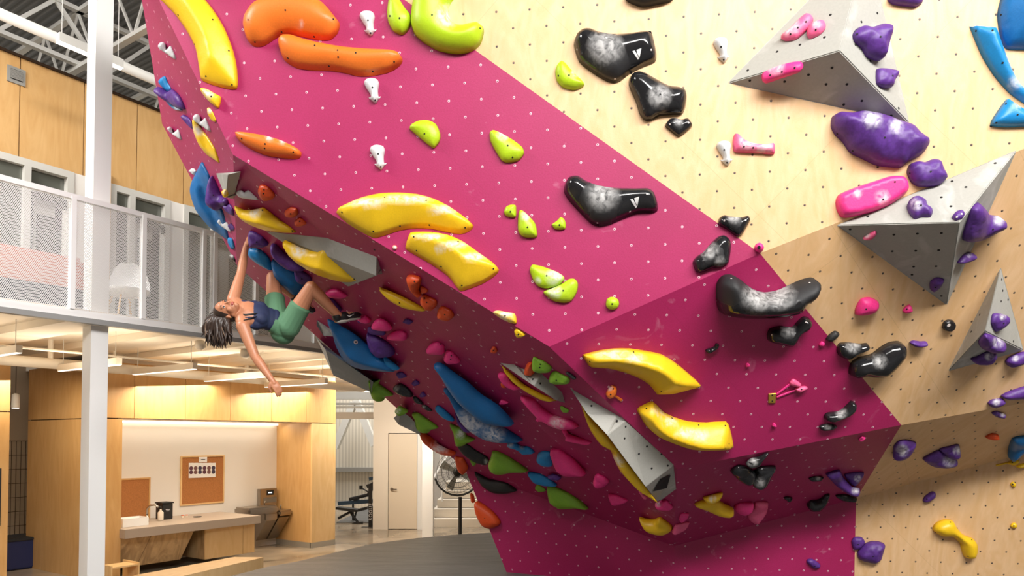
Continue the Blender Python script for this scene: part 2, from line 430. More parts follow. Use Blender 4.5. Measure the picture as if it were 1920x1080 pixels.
def hold(label, m, pts, h=.06, k=None, off=None, prof='dome', bolts='', chalk='', bias=0.0, rough=0, base=None, res=22,
         group=None, boltmat='hole_black', br=.0065, matte=None, corner=False, name='climbing_hold', shrink=.86, sm=True):
    """a bolted-on hold.  pts: outline; k: how far its face is turned towards the open side of the wall; h: bulge in m"""
    global NH; NH += 1
    pp = parse(pts); 
    if sm: pp = smooth_loop(pp, 4 if not corner else 2)
    else: pp = [V(p) for p in pp]
    cx = sum(p[0] for p in pp)/len(pp); cy = sum(p[1] for p in pp)/len(pp)
    b = hit(*(base or (cx, cy)))
    if b is None:
        for q in pp:
            b = hit(q[0], q[1])
            if b: break
        if b is None: print('NOHIT', label); return None
    p0, n = b; view = (CAM-p0).normalized()
    cosv = n.dot(view)
    if k is None: k = 0 if cosv > .72 else min(.75, (.72-cosv)*1.15)
    N = (n*(1-k)+view*k).normalized()
    ext = math.sqrt(max((q[0]-cx)**2+(q[1]-cy)**2 for q in pp))*(p0-CAM).length/F
    if off is None: off = .004 + ext*.55*k
    C = p0 + n*off
    w3 = [on_plane(q[0], q[1], C, N) for q in pp]
    ax = N.orthogonal().normalized()
    upv = V((0, 0, 1)); ay = (upv-N*upv.dot(N)).normalized(); ax = ay.cross(N)
    to2 = lambda p: V(((p-C).dot(ax), (p-C).dot(ay)))
    o2 = [to2(p) for p in w3]
    x0 = min(p.x for p in o2); x1 = max(p.x for p in o2); y0 = min(p.y for p in o2); y1 = max(p.y for p in o2)
    size = max(x1-x0, y1-y0); st = size/res
    L = len(o2)
    segs = [(o2[i], o2[(i+1) % L]) for i in range(L)]
    # resample the outline at the grid step
    ring = []
    for a, c in segs:
        q = max(1, int(round((c-a).length/(st*.8))))
        for j in range(q): ring.append(a.lerp(c, j/q))
    L = len(ring); segs = [(ring[i], ring[(i+1) % L]) for i in range(L)]
    inner = []
    for i in range(L):          # an orderly first row just inside the rim
        tn = (ring[(i+1) % L]-ring[i-1]); 
        if tn.length < 1e-9: continue
        tn.normalize()
        for sg in (1, -1):
            q = ring[i]+V((-tn.y, tn.x))*sg*st*.55
            if inside(q, ring):
                d = min(sd_seg(q, a, c) for a, c in segs)
                if d > st*.5 and all((q-w_[0]).length > st*.5 for w_ in inner[-4:]): inner.append((q, d)); break
    nfirst = len(inner)
    row = 0; y = y0
    while y < y1:
        x = x0+(st/2 if row % 2 else 0)
        while x < x1:
            q = V((x, y))
            if inside(q, ring):
                d = min(sd_seg(q, a, c) for a, c in segs)
                if d > st*1.05: inner.append((q, d))
            x += st
        y += st*.866; row += 1
    v2 = ring+[q for q, d in inner]
    edges = [(i, (i+1) % L) for i in range(L)]
    try: rv, re, rf, ov, oe, of = delaunay_2d_cdt(v2, edges, [], 1, 1e-6)
    except Exception as e: print('CDT', label, e); return None
    dmap = {}
    dm = max([d for q, d in inner], default=size*.3)
    def height(q):
        d = min(sd_seg(q, a, c) for a, c in segs); x = min(1, d/dm)
        if prof == 'dome': return math.sqrt(max(0, 1-(1-x)**2))
        if prof == 'ridge': return .25*min(1, x*6)+.75*x
        if prof == 'flat': return min(1, x*4)**.6
        if prof == 'soft': return x*x*(3-2*x)
        return math.sqrt(max(0, 1-(1-x)**2))
    ch = parse(chalk) if chalk else []
    mt = parse(matte) if matte else []
    ups = ay
    bm = bmesh.new(); cl = bm.verts.layers.float.new('chalk'); ml = bm.verts.layers.float.new('matte')
    def clampray(p):
        # keep in front of the wall along the line of sight
        d = (p-CAM); t = d.length; d.normalize()
        loc, nn, i_, dist = WB.ray_cast(CAM, d)
        if loc is not None and dist-.004 < t: p = CAM+d*(dist-.004)
        return p
    vs = []; pxs = []
    seedv = V((NH*3.1, NH*1.7, 0))
    ringset = set()
    for i, q in enumerate(rv):
        p = C+ax*q.x+ay*q.y; p = clampray(p)
        bnd = min(sd_seg(V(q), a, c) for a, c in segs) < 1e-5
        hh = 0 if bnd else height(V(q))
        if bnd: ringset.add(i)
        dsp = h*hh
        if rough: dsp += rough*hh*noise.noise((p+seedv)*9)+rough*.4*hh*noise.noise((p+seedv)*25)
        p = p+N*dsp+ups*(bias*hh*h)
        v_ = bm.verts.new(p); vs.append(v_)
        # pixel of this vertex for chalk marks
        rel = p-CAM; yy = rel.y*cp+rel.z*sp; zz = rel.z*cp-rel.y*sp
        px, py = 960+F*rel.x/yy, VP-F*zz/yy
        c_ = 0
        for c3 in ch:
            dd = math.hypot(px-c3[0], (py-c3[1])*(1.0 if len(c3) < 4 else c3[2]/c3[3]))/c3[2]
            c_ = max(c_, max(0, 1-dd**1.5))
        v_[cl] = c_
        m_ = 0
        for c3 in mt:
            if math.hypot(px-c3[0], py-c3[1]) < c3[2]: m_ = 1
        v_[ml] = m_
    for f in rf:
        try: bm.faces.new([vs[i] for i in f])
        except ValueError: pass
    # body going back to the wall: boundary loop -> smaller loop on the wall
    be = [e for e in bm.edges if len(e.link_faces) == 1]
    r = bmesh.ops.extrude_edge_only(bm, edges=be)
    nv = [g for g in r['geom'] if isinstance(g, bmesh.types.BMVert)]
    cc = C
    for v_ in nv:
        p = cc+(v_.co-cc)*shrink
        d = (p-CAM).normalized(); loc, nn, i_, dist = WB.ray_cast(CAM, d)
        if loc is None:
            pn = p0-n*.003; dn = (p-pn).dot(n); loc = p-n*dn
            v_.co = loc
        else:
            if (loc-p).length > size*1.2: loc = p+(loc-p).normalized()*size*1.2
            v_.co = loc+d*.002
    sc = [e for e in bm.edges if len(e.link_faces) == 1]
    try: bmesh.ops.holes_fill(bm, edges=sc, sides=0)
    except Exception: pass
    o = obj(name, bm, m, None, p0, smooth=True)
    tag(o, label, 'climbing hold', group)
    deps = [(v_.co+p0) for v_ in o.data.vertices]
    bv = BVHTree.FromPolygons(deps, [tuple(p.vertices) for p in o.data.polygons])
    for x, y in (parse(bolts) if bolts else []):
        hh = hit(x, y, bv)
        if hh: disc('bolt_hole', hh[0], hh[1], br, boltmat, o)
    o_bv[o.name] = bv
    return o
o_bv = {}
def marks_on(o, polys, name='logo', m='logo_white', lift=.003):
    """flat printed marks laid on the hold's skin"""
    bm = bmesh.new()
    for s in polys:
        p4 = [V(q_) for q_ in parse(s)]; n_ = 6; g = {}
        for i in range(n_+1):
            for j in range(n_+1):
                c = p4[0].lerp(p4[1], i/n_).lerp(p4[3].lerp(p4[2], i/n_), j/n_); hh = hit(c.x, c.y, o_bv[o.name])
                if hh: g[i, j] = bm.verts.new(hh[0]+hh[1]*lift)
        for i in range(n_):
            for j in range(n_):
                k = [(i, j), (i+1, j), (i+1, j+1), (i, j+1)]
                if all(x in g for x in k): bm.faces.new([g[x] for x in k])
    return obj(name, bm, m, o)
# ---------------------------------------------------------------- the grey volumes
vol1 = volume('largest light grey triangular pyramid volume, bolted on the upper birch plywood', (1560, 110),
    [(1364.5, 155.6, .0), (1626, -112, .0), (1705, 231, .0), (1574, 95, .33)], [(0, 3, 1), (1, 3, 2), (0, 2, 3)],
    holes='1557,28 1546,70 1500,84 1457,97 1402,132 1406,151 1471,153 1516,140 1560,127 1549,158 1588,158 1582,196 1616,189 1671,217 1645,25 1615,41 1604,84 1632,115 1685,203')
vol2 = volume('wide grey pyramid volume straddling the bright and shaded plywood at the right', (1700, 470),
    [(1568.7, 422.4, .0), (1906, 282, .0), (1775, 572, .0), (1799, 417, .40)], [(0, 3, 1), (1, 3, 2), (0, 2, 3)],
    holes='1866,306 1785,340 1811,351 1765,370 1783,387 1627,406 1594,430 1676,440 1720,438 1765,437 1673,471 1717,470 1760,469 1713,500 1755,499 1710,515 1765,555')
vol3 = volume('narrow tall grey pyramid volume at the right edge, purple grips on it', (1850, 600),
    [(1876.4, 501.6, .0), (1778, 695.7, .0), (1919, 656.5, .0), (1847, 621, .30)], [(0, 1, 3), (3, 1, 2), (0, 3, 2)],
    holes='1878,524 1877,565 1890,562 1880,545 1900,640 1837,590 1821,622')
vol4 = volume('pale grey wedge volume under the climber\'s yellow hold on the steep underside', (610, 480),
    [(499, 434, .0), (708, 456, .0), (720, 513, .0), (705, 517.6, .12), (653, 538, .04)], [(0, 4, 3, 1), (1, 3, 2)],
    holes='600,457 612,463 636,465 652,470 684,475 702,468 647,488 684,500')
vol5 = volume('small pale grey faceted volume high on the narrow flank above the blue fin', (425, 345),
    [(405, 325, .0), (427.5, 327.5, .10), (438, 354, .02), (437, 373, .0), (423, 370.5, .08)], [(0, 4, 1), (1, 4, 3, 2)], bev=.003)
vol6 = volume('slim grey blade volume edged by a yellow hold in the middle of the underside', (1000, 715),
    [(936, 680, .0), (965, 684, .0), (1011, 711, .0), (1050, 738, .0), (1059.7, 756, .0), (1044, 751.7, .09), (1001, 724, .13)],
    [(0, 6, 2, 1), (6, 5, 3, 2), (5, 4, 3)], holes='999,711 1013,719', bev=.003)
vol7 = volume('long pale grey prism volume with a black diamond socket at its lower end', (1172, 850),
    [(1068, 727.5, .0), (1167, 783.6, .0), (1174, 790, .0), (1138, 816, .20), (1210, 913, .26), (1262, 873, .01), (1268, 917, .0), (1233.6, 942.5, .14), (1100, 775, .10)],
    [(0, 8, 3, 2, 1), (2, 3, 4, 5), (5, 4, 7, 6)],
    holes='1109,761 1157,789 1173,800 1171,822 1213,837 1198,851 1222,878 1252,873 1240,852', bev=.004)
vol8 = volume('tiny grey wedge volume beside the climber\'s blue foothold', (606, 615),
    [(594, 600, .0), (625, 631, .05), (606.5, 629.7, .05), (593, 610, .04)], [(0, 3, 2, 1)], bev=.002)
bm = bmesh.new()
q = [hit(*c) for c in ((1257, 890), (1250, 915), (1224, 921), (1238, 898))]
poly(bm, [h[0]+h[1]*.003 for h in q if h]); obj('socket', bm, 'hole_black', vol7)
# big grey wedge hanging off the free edge, left of the underside
def free_volume(label, pts, faces):
    bm = bmesh.new(); vs = [bm.verts.new(P(*p)) for p in pts]
    for f in faces: bm.faces.new([vs[i] for i in f])
    for f in [g for g in bm.faces]: pass
    bmt = bm.copy(); bmesh.ops.triangulate(bmt, faces=bmt.faces)
    for f in bmt.faces: wall_tris.append([v_.co.copy() for v_ in f.verts])
    bmt.free()
    c = sum((v_.co for v_ in bm.verts), V())/len(bm.verts)
    o = obj('climbing_volume', bm, 'volume_grey', None, c); tag(o, label, 'climbing volume'); rebuild(); return o
free_volume('long dark grey wedge volume jutting past the left edge of the underside', 
    [(592, 631, 7.05), (625, 704, 7.25), (696, 736, 7.45), (700, 716, 7.32), (610, 655, 7.0), (640, 690, 7.9), (690, 720, 8.0), (600, 640, 7.5)],
    [(0, 1, 2, 3, 4), (0, 7, 5, 1), (1, 5, 6, 2), (2, 6, 3), (0, 4, 7), (4, 3, 6, 5, 7)])
free_volume('short grey wedge volume below the chalky green grip at the lower left edge',
    [(738, 784, 7.85), (747, 796, 7.9), (789, 816, 8.0), (783, 798, 7.9), (770, 783, 7.85), (752, 770, 7.7), (745, 790, 8.3), (785, 812, 8.4)],
    [(0, 1, 2, 3, 4, 5), (0, 6, 1), (1, 6, 7, 2), (2, 7, 3), (3, 7, 6, 0, 5, 4)])
# ================================================================ HOLDS
Y, O, RO, LI, GR, BL, AZ, PU, PI, SP, BK, MB, WH = 'yellow orange redorange lime green blue azure purple pink softpink black matteblack white'.split()
H = hold
G1 = 'large yellow arched holds'
# --- main magenta face
H('tallest yellow banana hold curving down the top left of the magenta wall', Y, '290,-12 302,0 329,28 352,61 367,92 374,131 379,151 415,164 444,167 445,133 438,97 421,53 399,17 375,-12 355,-28 318,-30', h=.10, prof='ridge', bias=.3, res=26, bolts='334,28 399,37 365,83 429,95 386,143 435,159')
H('orange kidney hold at the top of the magenta wall', O, '458,56 461,36 476,14 501,0 530,-8 560,-8 590,-2 612,12 627,30 637,44 634,61 621,74 604,76 579,72 557,67 543,65 523,69 507,79 493,87 476,87 464,75', h=.11, bias=.35, res=24, bolts='535,19 465,37 478,79 528,60 589,69 625,36', chalk='562,48,7')
H('long orange sausage hold just below the orange kidney hold', O, '523,89 525,78 534,71 551,71 573,78 601,85 646,93 690,97 734,99 751,104 755,114 748,125 729,136 696,143 671,143 646,137 618,133 584,132 557,128 534,114', h=.09, bias=.4, res=28, bolts='634,107 540,109 590,85 633,94 667,99 739,116 699,134 617,124', chalk='610,107,6')
H('slim orange cigar hold at the left of the magenta wall above the edge', O, '442,254 447,250 465,251 496,256 529,265 557,278 565,286 564,294 557,298 534,297 501,292 471,280 451,267', h=.07, bias=.3, bolts='497,270 496,278 453,260 550,285', chalk='505,256,10 530,264,8')
WHT = '675,32 677.5,25 683,22 689,21 696,22 700,24 703,32 701,42 701,50 702,57 706,55.5 701,62 696,68.6 689,63 683,57.5 688,57 686,50 681,43'
def arrow(label, dx, dy, **kw):
    pts = ' '.join('%g,%g' % (x+dx, y+dy) for x, y in parse(WHT))
    H(label, WH, pts, h=.05, corner=True, bolts='%g,%g %g,%g' % (690+dx, 38+dy, 695+dx, 62+dy), shrink=.92, group='white arrow shaped markers', **kw)
arrow('white arrow marker below and right of the orange kidney hold, highest of the magenta column', 0, 0)
arrow('white arrow marker under the long orange sausage hold', 8.3, 126)
arrow('white arrow marker lowest of the vertical three on the magenta wall', 19, 250.6)
arrow('white arrow marker on the plywood left of the largest grey pyramid', 662, 50)
arrow('white arrow marker touching the small pink bar on the plywood', 668, 243)
H('lime teardrop hold beside the big lime hook at the top edge', LI, '730,-4 726,25 729,44 739,60 754,66 765,58 772,42 770,28 759,14 750,0 744,-14 736,-16', h=.07, bolts='749,34 731,30')
H('huge lime hook hold curling over the magenta and plywood border', LI, '776,0 772,22 771,47 779,67 798,83 823,96 857,102 884,97 901,83 907.5,61 905,50 895.5,43.6 882,46 865,49 851,44 843,30.5 841,14 848,0 858,-14 835,-30 800,-30 782,-14', h=.13, res=24, bolts='810,28 900,53', chalk='838,30,26')
H('lime half-moon hold on the magenta wall, flat edge facing lower left', LI, '768,242 772,233 787,226 804,225.6 818,233 825.6,250 825,264 818,275 812,278 798,268 782,254', h=.055, bolts='796,251', corner=True)
H('lime pointed teardrop hold on the magenta wall under the plywood border', LI, '918,249 924,244 935,247 960,261 979,275.5 983,288 973,301 954,305 941.5,302 929,283 919.5,264.5', h=.055, bolts='952,273 961,295', chalk='943,252,14')
H('lime half-moon hold alone on the plywood left of the black holds', LI, '1041,135 1044,123 1052,115 1060,118 1074,134 1094,154 1094,162 1077,169 1055,164 1044,151', h=.055, bolts='1067,141 1047,142', chalk='1078,138,9')
LOGO = lambda cx, cy, s, a=0: [' '.join('%g,%g' % (cx+s*(x*math.cos(a)-y*math.sin(a)), cy+s*(x*math.sin(a)+y*math.cos(a))) for x, y in q) for q in (((-.77, -.46), (-.35, -.6), (.42, .75), (.17, 1)), ((-.08, -.68), (.77, -.98), (.47, .62), (.10, .02)))]
b1 = H('glossy black two-lobed hold highest on the plywood, white mark on it', BK, '1076,85 1080,69 1093,59 1107,58 1124,64.5 1149,69 1181,67 1206,64 1222,64.5 1227,79 1231,101 1228,116.5 1206,126 1181,138.5 1162,153 1149,156 1133.6,151 1108,135 1086,116.5', h=.12, bias=.25, res=24, bolts='1137,71 1082,93 1221,93.5 1153,148', boltmat='rim_light', chalk='1135,88,38', matte='1136,90,32 1150,120,34 1122,112,14')
marks_on(b1, LOGO(1194, 101, 11))
H('black three-cornered hold on the plywood below the two-lobed one, chalky centre', BK, '1179,160 1180,147 1186.5,138 1198,135 1211,138 1232,150 1253,161 1273,164 1285,169 1288,181 1285,201.5 1278.5,214.5 1260,216 1237,218 1221.5,226 1208.5,226 1199.5,214.5 1193,194 1185,175.6', h=.10, bolts='1238,177', chalk='1237,180,26', matte='1237,182,22')
H('smallest black heart shaped hold on the bright plywood', BK, '1247,234 1255,223.5 1265.6,222 1278,224 1290,222 1298,233 1295,240 1281,252 1272,256.5 1263,251 1250,240', h=.05, bolts='1256,233 1291,230', boltmat='rim_light', chalk='1272,228,10', matte='1272,235,9')
b2 = H('glossy black two-lobed hold on the magenta wall near the plywood border', BK, '1058,350 1063,338 1073,333 1086,333 1100,342 1120,350 1150,355 1190,356 1215,356 1228,365 1234,385 1232,396 1222,400 1195,401 1165,412 1145,421 1125,425 1110,421 1090,402 1068,378 1058,362', h=.11, bias=.3, res=24, bolts='1213,364 1181,397 1120,418', boltmat='rim_light', chalk='1130,366,34', matte='1120,372,34 1130,400,26 1145,380,20')
marks_on(b2, LOGO(1190, 379, 11))
H('round lime knob at the left of the row of three small lime holds', LI, '945,397 949,388 957,384 967,385 968,397 967,407 958,408 948,404', h=.04, bolts='957,397')
H('upright lime pear hold in the middle of the row of three small lime holds', LI, '972,402 974,395 979,394 990,403 1003,418 1007,432 1007,444 995,446 980,444 972,434 971,418', h=.06, bolts='989,426', chalk='985,405,11')
H('lime five-sided knob at the right of the row of three small lime holds', LI, '1034.5,421 1044,414 1051,407 1058,411 1061,420 1060,429 1051,431 1041,430 1036,424', h=.035, bolts='1049,422')
H('upper of two overlapping chalky lime pads on the magenta wall', LI, '993,507 996,498 1001,496 1019,500 1044,509.5 1057,518 1058,525 1047,536 1028,541 1011,538.6 1000,526', h=.05, bolts='1025,517', chalk='1040,520,20 1008,526,8')
H('lower of two overlapping chalky lime pads on the magenta wall', LI, '1019,547 1033,541 1053,532 1067,523 1078,523 1084,532 1082,548 1072,564 1058,568 1039,565 1024,555', h=.055, bolts='1056,545', chalk='1040,546,16')
H('round lime dome hold near the lower magenta crease', LI, '1136,569 1138,561 1144,557 1152,557 1159,562 1161,570 1158,577 1150,581 1142,580 1137,575', h=.05, bolts='1148,570')
H('yellow arched hold at the centre left of the magenta wall, pointed at both ends', Y, '630.6,398 652,384.5 681,372.5 715,365 748.6,363.6 785,366.5 816,375 845,389 871,407 888,423 881,433 864,439 835,435 811,429.6 782,428 753,431.5 729,439 710,445 698,445.5 676,434 652,419.5', h=.13, prof='ridge', bias=.55, res=30, corner=True, bolts='641,398 721,370 799,376 750,424 805,422 872,427 700,434', chalk='690,379,44,9 760,373,60,9 830,393,32,10', group=G1)
H('yellow fan shaped hold directly below the arched yellow one', Y, '760,465 763,451 769,438 782,436 809,436 840,441 869,453 900,475 924,492 936,506 927,518 903,533 866.5,546 859,542 845,523 828,508.5 806,494 785,482 768,472', h=.13, prof='ridge', bias=.5, res=28, corner=True, bolts='776,444 781,470 859,453 827,500 925,504 866,535 810,436', chalk='805,444,36,7 850,459,34,9 890,481,28,9 825,468,13,7', group=G1)
H('small chalky yellow hold on the lower left edge of the magenta face', Y, '924,586 933,582 950,585 965,588 969,599 968,607 955.6,605 939,597.5', h=.05, bolts='947,592', chalk='945,588,24', k=0, base=(950, 592))
H('tiny yellow knob straddling the magenta edge by the long underside', Y, '965,618 971,617 985,627 980,631 971,632 966,625', h=.03, bolts='972,627')
H('tiny chalky orange knob between the two large yellow holds', O, '736,463 738,460 742,460 745,464 743,468 738,468', h=.02, chalk='740,464,6')
H('small pale yellow wedge under the tallest yellow banana', Y, '377,169 381,165.6 390.6,168 404.5,176 415,183 411,202 404.5,200.6 390.6,189 379.5,175', h=.05, k=0, base=(402, 186), bolts='396,181', chalk='390,175,14')
# --- narrow flank at the left
def jug(label, s):
    H(label, WH, s, h=.03, k=.5, res=14, corner=True, group='white hooks on the left flank')
jug('white hook hold highest on the narrow left flank', '297.5,86 300,80 306,79 310,83 311,93 317,89 320,86 324,93 331,112 317,103 302,93')
jug('white hook hold by the yellow blade on the left flank', '362.5,221 365,215 371,214 375,218 376,228 382,224 385,221 389,228 396,247 382,238 367,228')
jug('white hook hold just below the purple and blue grips on the left flank', '314,240 318,237 322,240 324,249 330,246 334,242 338,250 341,262 332,257 320,248')
jug('white hook hold peeking out behind the tip of the blue fin', '356,320 359,316 364,316 368,321 366,329 361,326')
jug('white hook hold beside the lower edge of the blue fin', '408,415 411,411 415.5,411 419,418 426,416 432,429 434,436 423,429 413.6,422')
jug('white hook hold left of the highest orange grip on the underside', '443,362 447,357 454,357 458,361 465,356 476,365 485,375 465,373 450,370')
H('small yellow wedge on the flank corner under the pale yellow wedge', Y, '389,203 393,202 399,210 405,225 404,229 397,225 390,213', h=.02, k=.5, chalk='393,208,7')
H('slim yellow blade hold running down the left flank', Y, '361,228 363,222 374,235 390,257 404,280 412,305 403,300 388,290 374,272 364,248', h=.05, k=.5, prof='ridge', chalk='370,245,14')
H('pale blue brick hold above the purple grip on the left flank', AZ, '297.5,153 302,146 310,143 315.5,155.6 322,168 315.5,172 304,162.5', h=.03, k=.5)
H('light purple rounded hold high on the left flank', PU, '291,169 295,162.5 304,165 315,172 324,167 338,180.6 348,204 338,203 318,193 296,176', h=.07, k=.5, rough=.02)
H('thin pale blue hold tucked under the light purple one on the flank', AZ, '313,190 327,196 343,207 329,206 318,197', h=.02, k=.4, chalk='330,202,10')
H('small dark purple hold beside the yellow blade on the flank', PU, '340.5,219 345,215 356,222 363,236 362,242 352,233', h=.03, k=.4)
f1 = H('tall blue fin hold reaching out from the left flank', BL, '376,307 380,304 386,315 393,329 398,345 404,372 419,398 429,446 426,450 412,440 395.6,429 380,412 368,395.6 360,375 356,357 359.5,340', h=.10, prof='ridge', bias=.1, k=.6, res=24)
H('purple lumpy hold overlapping the blue fin on the flank', PU, '398,329 407,345.5 415,365 426,373 429,383 422,386 415,390 407,395 394,387 388,376 391,345.5', h=.10, k=.6, rough=.02, off=.16, bolts='400,366 417,375')
H('yellow knob glued in the small grey volume on the flank', Y, '416,360 421,355 427,358 428,366 421,371', h=.02, k=.5, chalk='422,360,6')
H('small purple wedge under the purple lump at the flank corner', PU, '419,386 425,383 432,383 438,393 438,404 426,397', h=.04, k=.5)
H('tiny dark purple nub beside the white hook on the flank', PU, '427.5,423 434,419 440,429 434,433', h=.02, k=.5)
H('small azure drop hold at the bottom tip of the blue fin', AZ, '429,445 436,448 440.5,463.6 436,468 428,454', h=.03, k=.5)
H('small grey black sliver hold lowest on the left flank', MB, '431,479 436,477 441,486 441,491', h=.02, k=.5, chalk='434,480,5')
# --- steep underside, near the climber
H('yellow sail hold on the underside right of the flank corner', Y, '440,386 457,393 473,393 484.5,391 493,388.6 507,398 529,415 556,435 534.5,436.7 501,433 473,423 451,409', h=.10, prof='ridge', bias=.3, res=24, corner=True, bolts='492,394 548,433', chalk='478,398,14')
H('highest red-orange grip on the underside', RO, '484.5,357 487,348 493,346 504,351 516,365 511,373 498,375.6 489,368', h=.05, bolts='495,356 494,363')
H('upper left of two small red-orange knobs on the underside', RO, '534,397 539,391 545.6,388 557,391 559.5,401 551,407 538.6,405', h=.04, bolts='545,401')
H('lower right of two small red-orange knobs on the underside', RO, '552.5,415 562,407 575,418 568,423 557,423', h=.035, bolts='562,415')
H('purple grip the climber holds with her raised hand', PU, '466,445.6 468,433 476,434 493,444 504,457 495.6,462 479,464 469,457', h=.07, rough=.01, bolts='481,454')
H('azure pod hold just under the purple grip she holds', AZ, '465.6,470.6 470.6,464 490,469 504,482 514,504 507,505 484.5,493 469,480', h=.06, bolts='471,466')
H('long dark purple ledge hold behind the yellow sail and the climber\'s knees', PU, '509.5,457 518,458 532,473 551,487 573,501 570.6,505 545.6,504 526,490 512,473', h=.08, rough=.015)
H('broad blue scoop hold behind the climber\'s knees', BL, '510,488 519.5,487 544.6,502 567,521 570,536.5 557,552 529,530 516,514.5', h=.09)
H('purple round grip between the climber\'s knees', PU, '552.5,506.6 560,503 582,517.6 584,527 570,532 557,524', h=.06, rough=.01, bolts='566,523')
H('big glossy yellow sail hold mounted on the pale grey wedge volume', Y, '531,458 535,450 560,462.5 582,470 598,469 612,463 633,483 672,521 664,528.6 639,528.6 601,517.6 567,499 545,480', h=.12, prof='ridge', bias=.3, res=26, corner=True, bolts='614,466 664,523', chalk='560,470,18', base=(610, 500))
H('pink pad hold right above the climber\'s bent knee', PI, '610,549 617,543 633,542 652,554 642,558.5 623,557', h=.05)
H('dark purple bar hold behind the climber\'s shin', PU, '614,555 625,560 640,578 639,584 628,578 618,565', h=.04)
H('pink rounded hold at the toe of the climber\'s shoe', PI, '671,596 678,592 686,591 696,600 690,605 678,602', h=.05, off=.03)
H('small dark purple chip under the pink hold at her toe', PU, '671,600 686,602 680,605 673,604', h=.02)
H('pink mitten shaped hold above the hollow purple ledge', PI, '697,610 704,600 714,597 727,603 736,615 729,619 712,618 700,615', h=.06, off=.08)
H('pink lozenge hold right beside the pink mitten', PI, '726,630 735,622.6 751,619 763,624.6 763,635 753,637 737,636 728,633', h=.06, off=.04)
H('left of two touching pink holds in the middle of the underside', PI, '799.5,655 808,644 820,640.5 832.5,647 835,657 830.5,663 806,662', h=.06, bolts='826,645')
H('right of two touching pink holds in the middle of the underside', PI, '832.5,669 838,656 851,661 863.5,675.5 859,679.6 843,680.6 834.6,674.5', h=.06, bolts='846,667 845,674')
H('tiny dark purple chip right of the pink mitten', PU, '755.5,603 763,597 774.5,602 769,607', h=.03)
H('dark purple upper rim hold under the pink mitten', PU, '690,614 700,612 722,620 721,628 700,627 690,622', h=.03)
H('large dark purple bowl hold above the blue whale shaped hold', PU, '689,622.6 694,624.6 710,631 727,641 739,653 740,664 722.6,667 710,666 696,653 690,637', h=.10, rough=.01, bolts='696,630')
fish = H('huge blue whale shaped hold under the climber\'s foot, white screw ring on it', BL, '613.6,599 627,602 641,612 655,619.5 671.6,631 690,647 706,665 720.5,673.5 733,683 741,690 737,697.5 702,695.5 671.6,691 647,675.5 631,649 623,622.6', h=.14, prof='ridge', bias=.3, res=26, off=.18, shrink=.7)
h_ = hit(667, 641.5, o_bv[fish.name])
if h_:
    d_ = disc('screw_ring', h_[0]+h_[1]*.002, h_[1], .02, 'rim_light', fish); disc('screw_head', h_[0]+h_[1]*.005, h_[1], .008, 'hole_black', fish)
H('small azure tail hold at the lower end of the blue whale shape', AZ, '720.5,667 737,678.6 750,690 743,693 729,689 721.5,679.6', h=.05, off=.12)
H('upper red-orange horn shaped hold above the yellow sliver', RO, '764,516.7 775.5,515 790,521 789,533 786,543 791,552 786,555 773.5,543 766,529', h=.07, bolts='777,528')
H('dark red-orange side lobe right of the horn shaped hold', RO, '789,536 796,538 803,545 798,549 790,548', h=.03)
H('middle red-orange hold touching the tip of the yellow sliver', RO, '789,563.5 793,551 804,555 818,562.5 820,570.6 812,580 802,580 794,572.7', h=.06, bolts='796,559 800,567')
H('lowest red-orange hold of the three at the yellow sliver', RO, '820,588 824,576 832.5,574 847,582 852,592 843,600 830.5,598 822,594', h=.06, bolts='834,590')
H('flat yellow leaf shaped sliver on the underside', Y, '710,538 722.6,542 753,555 779.6,568.6 800,580 810,583 783.7,581 759,576 735,563.5 720.5,551', h=.05, corner=True, bolts='749,568')
# --- underside, lower part
H('green melting drop hold on the left outline of the underside', GR, '692,712 698,711 709,718 718,724 731,733 738,740 724,742 720,750 709,751 699,744 694,729', h=.08)
H('dark purple chip at the tail of the blue whale shape', PU, '743,700 753,697 763,705.5 749,709', h=.03)
H('small dark purple knob next below the tail chip', PU, '772,718 780,712 787,719 778,723', h=.03)
H('small dark purple knob lowest above the blue pod', PU, '787,740 793,734 799.5,742 790,744', h=.03)
H('black pod hold with a chalky left end on the lower underside', BK, '737,727 749,718 762,724 771,733 775.5,742 764,742.7 747,737', h=.06, chalk='741,727,9')
H('small black pod right after the chalky black one', BK, '774,744 780,743 791,752 794,758 780,754', h=.035)
H('thin black sliver hold at the end of the black pods', BK, '790,761 798,759 811,770 800,769', h=.02, chalk='793,762,6')
H('azure bean pod hold left of the big double blue shape', AZ, '816,764 822,759.5 835.5,769 851,784 851,789 835.5,784 822,773', h=.05)
H('upper dark blue wing of the big double blue shape', BL, '814,684 820,679.5 831,682 849,695.5 880,718 902,738 935.5,760 958,784 964,794 955.5,797 935.5,795.6 907,789 880,769 858,749 840,724 827,702', h=.10, off=.16, res=28)
H('lower chalky blue wing of the big double blue shape', BL, '832,728 844,729 862,751 884,771 909,789 935.5,797 951,804 980,824 973,827 942,828 913,823 884,807 864,787 851,760 842,742', h=.09, off=.05, res=28, chalk='885,790,34 925,812,26')
H('dark purple strip tucked under the double blue shape', PU, '853,771 864,791 884,809 871,809 858,793', h=.03)
H('bright green knob with a chalk white middle under the double blue shape', GR, '844,794 855.5,798 871,807 875.6,815.6 891,823 878,829 869,834 858,834 853,824 851,809', h=.08, chalk='863,815,11')
H('green knob with chalk on the left outline above the short grey wedge', GR, '740,771 749,761 765.6,769 758,775.6 747,778', h=.05, chalk='745,770,8')
H('green melting drop hold above the curved orange sausage', GR, '773,774 784,773 800,784 813,793 822,801 811,804 804,810 791,809 781,800 778,784', h=.08)
H('curved red-orange sausage hold hugging the left outline', RO, '785.6,804 792,806 800,813 813,826.7 835.5,840 854,847 853,852 833,851 811,840 793,824', h=.07, chalk='825,838,20')
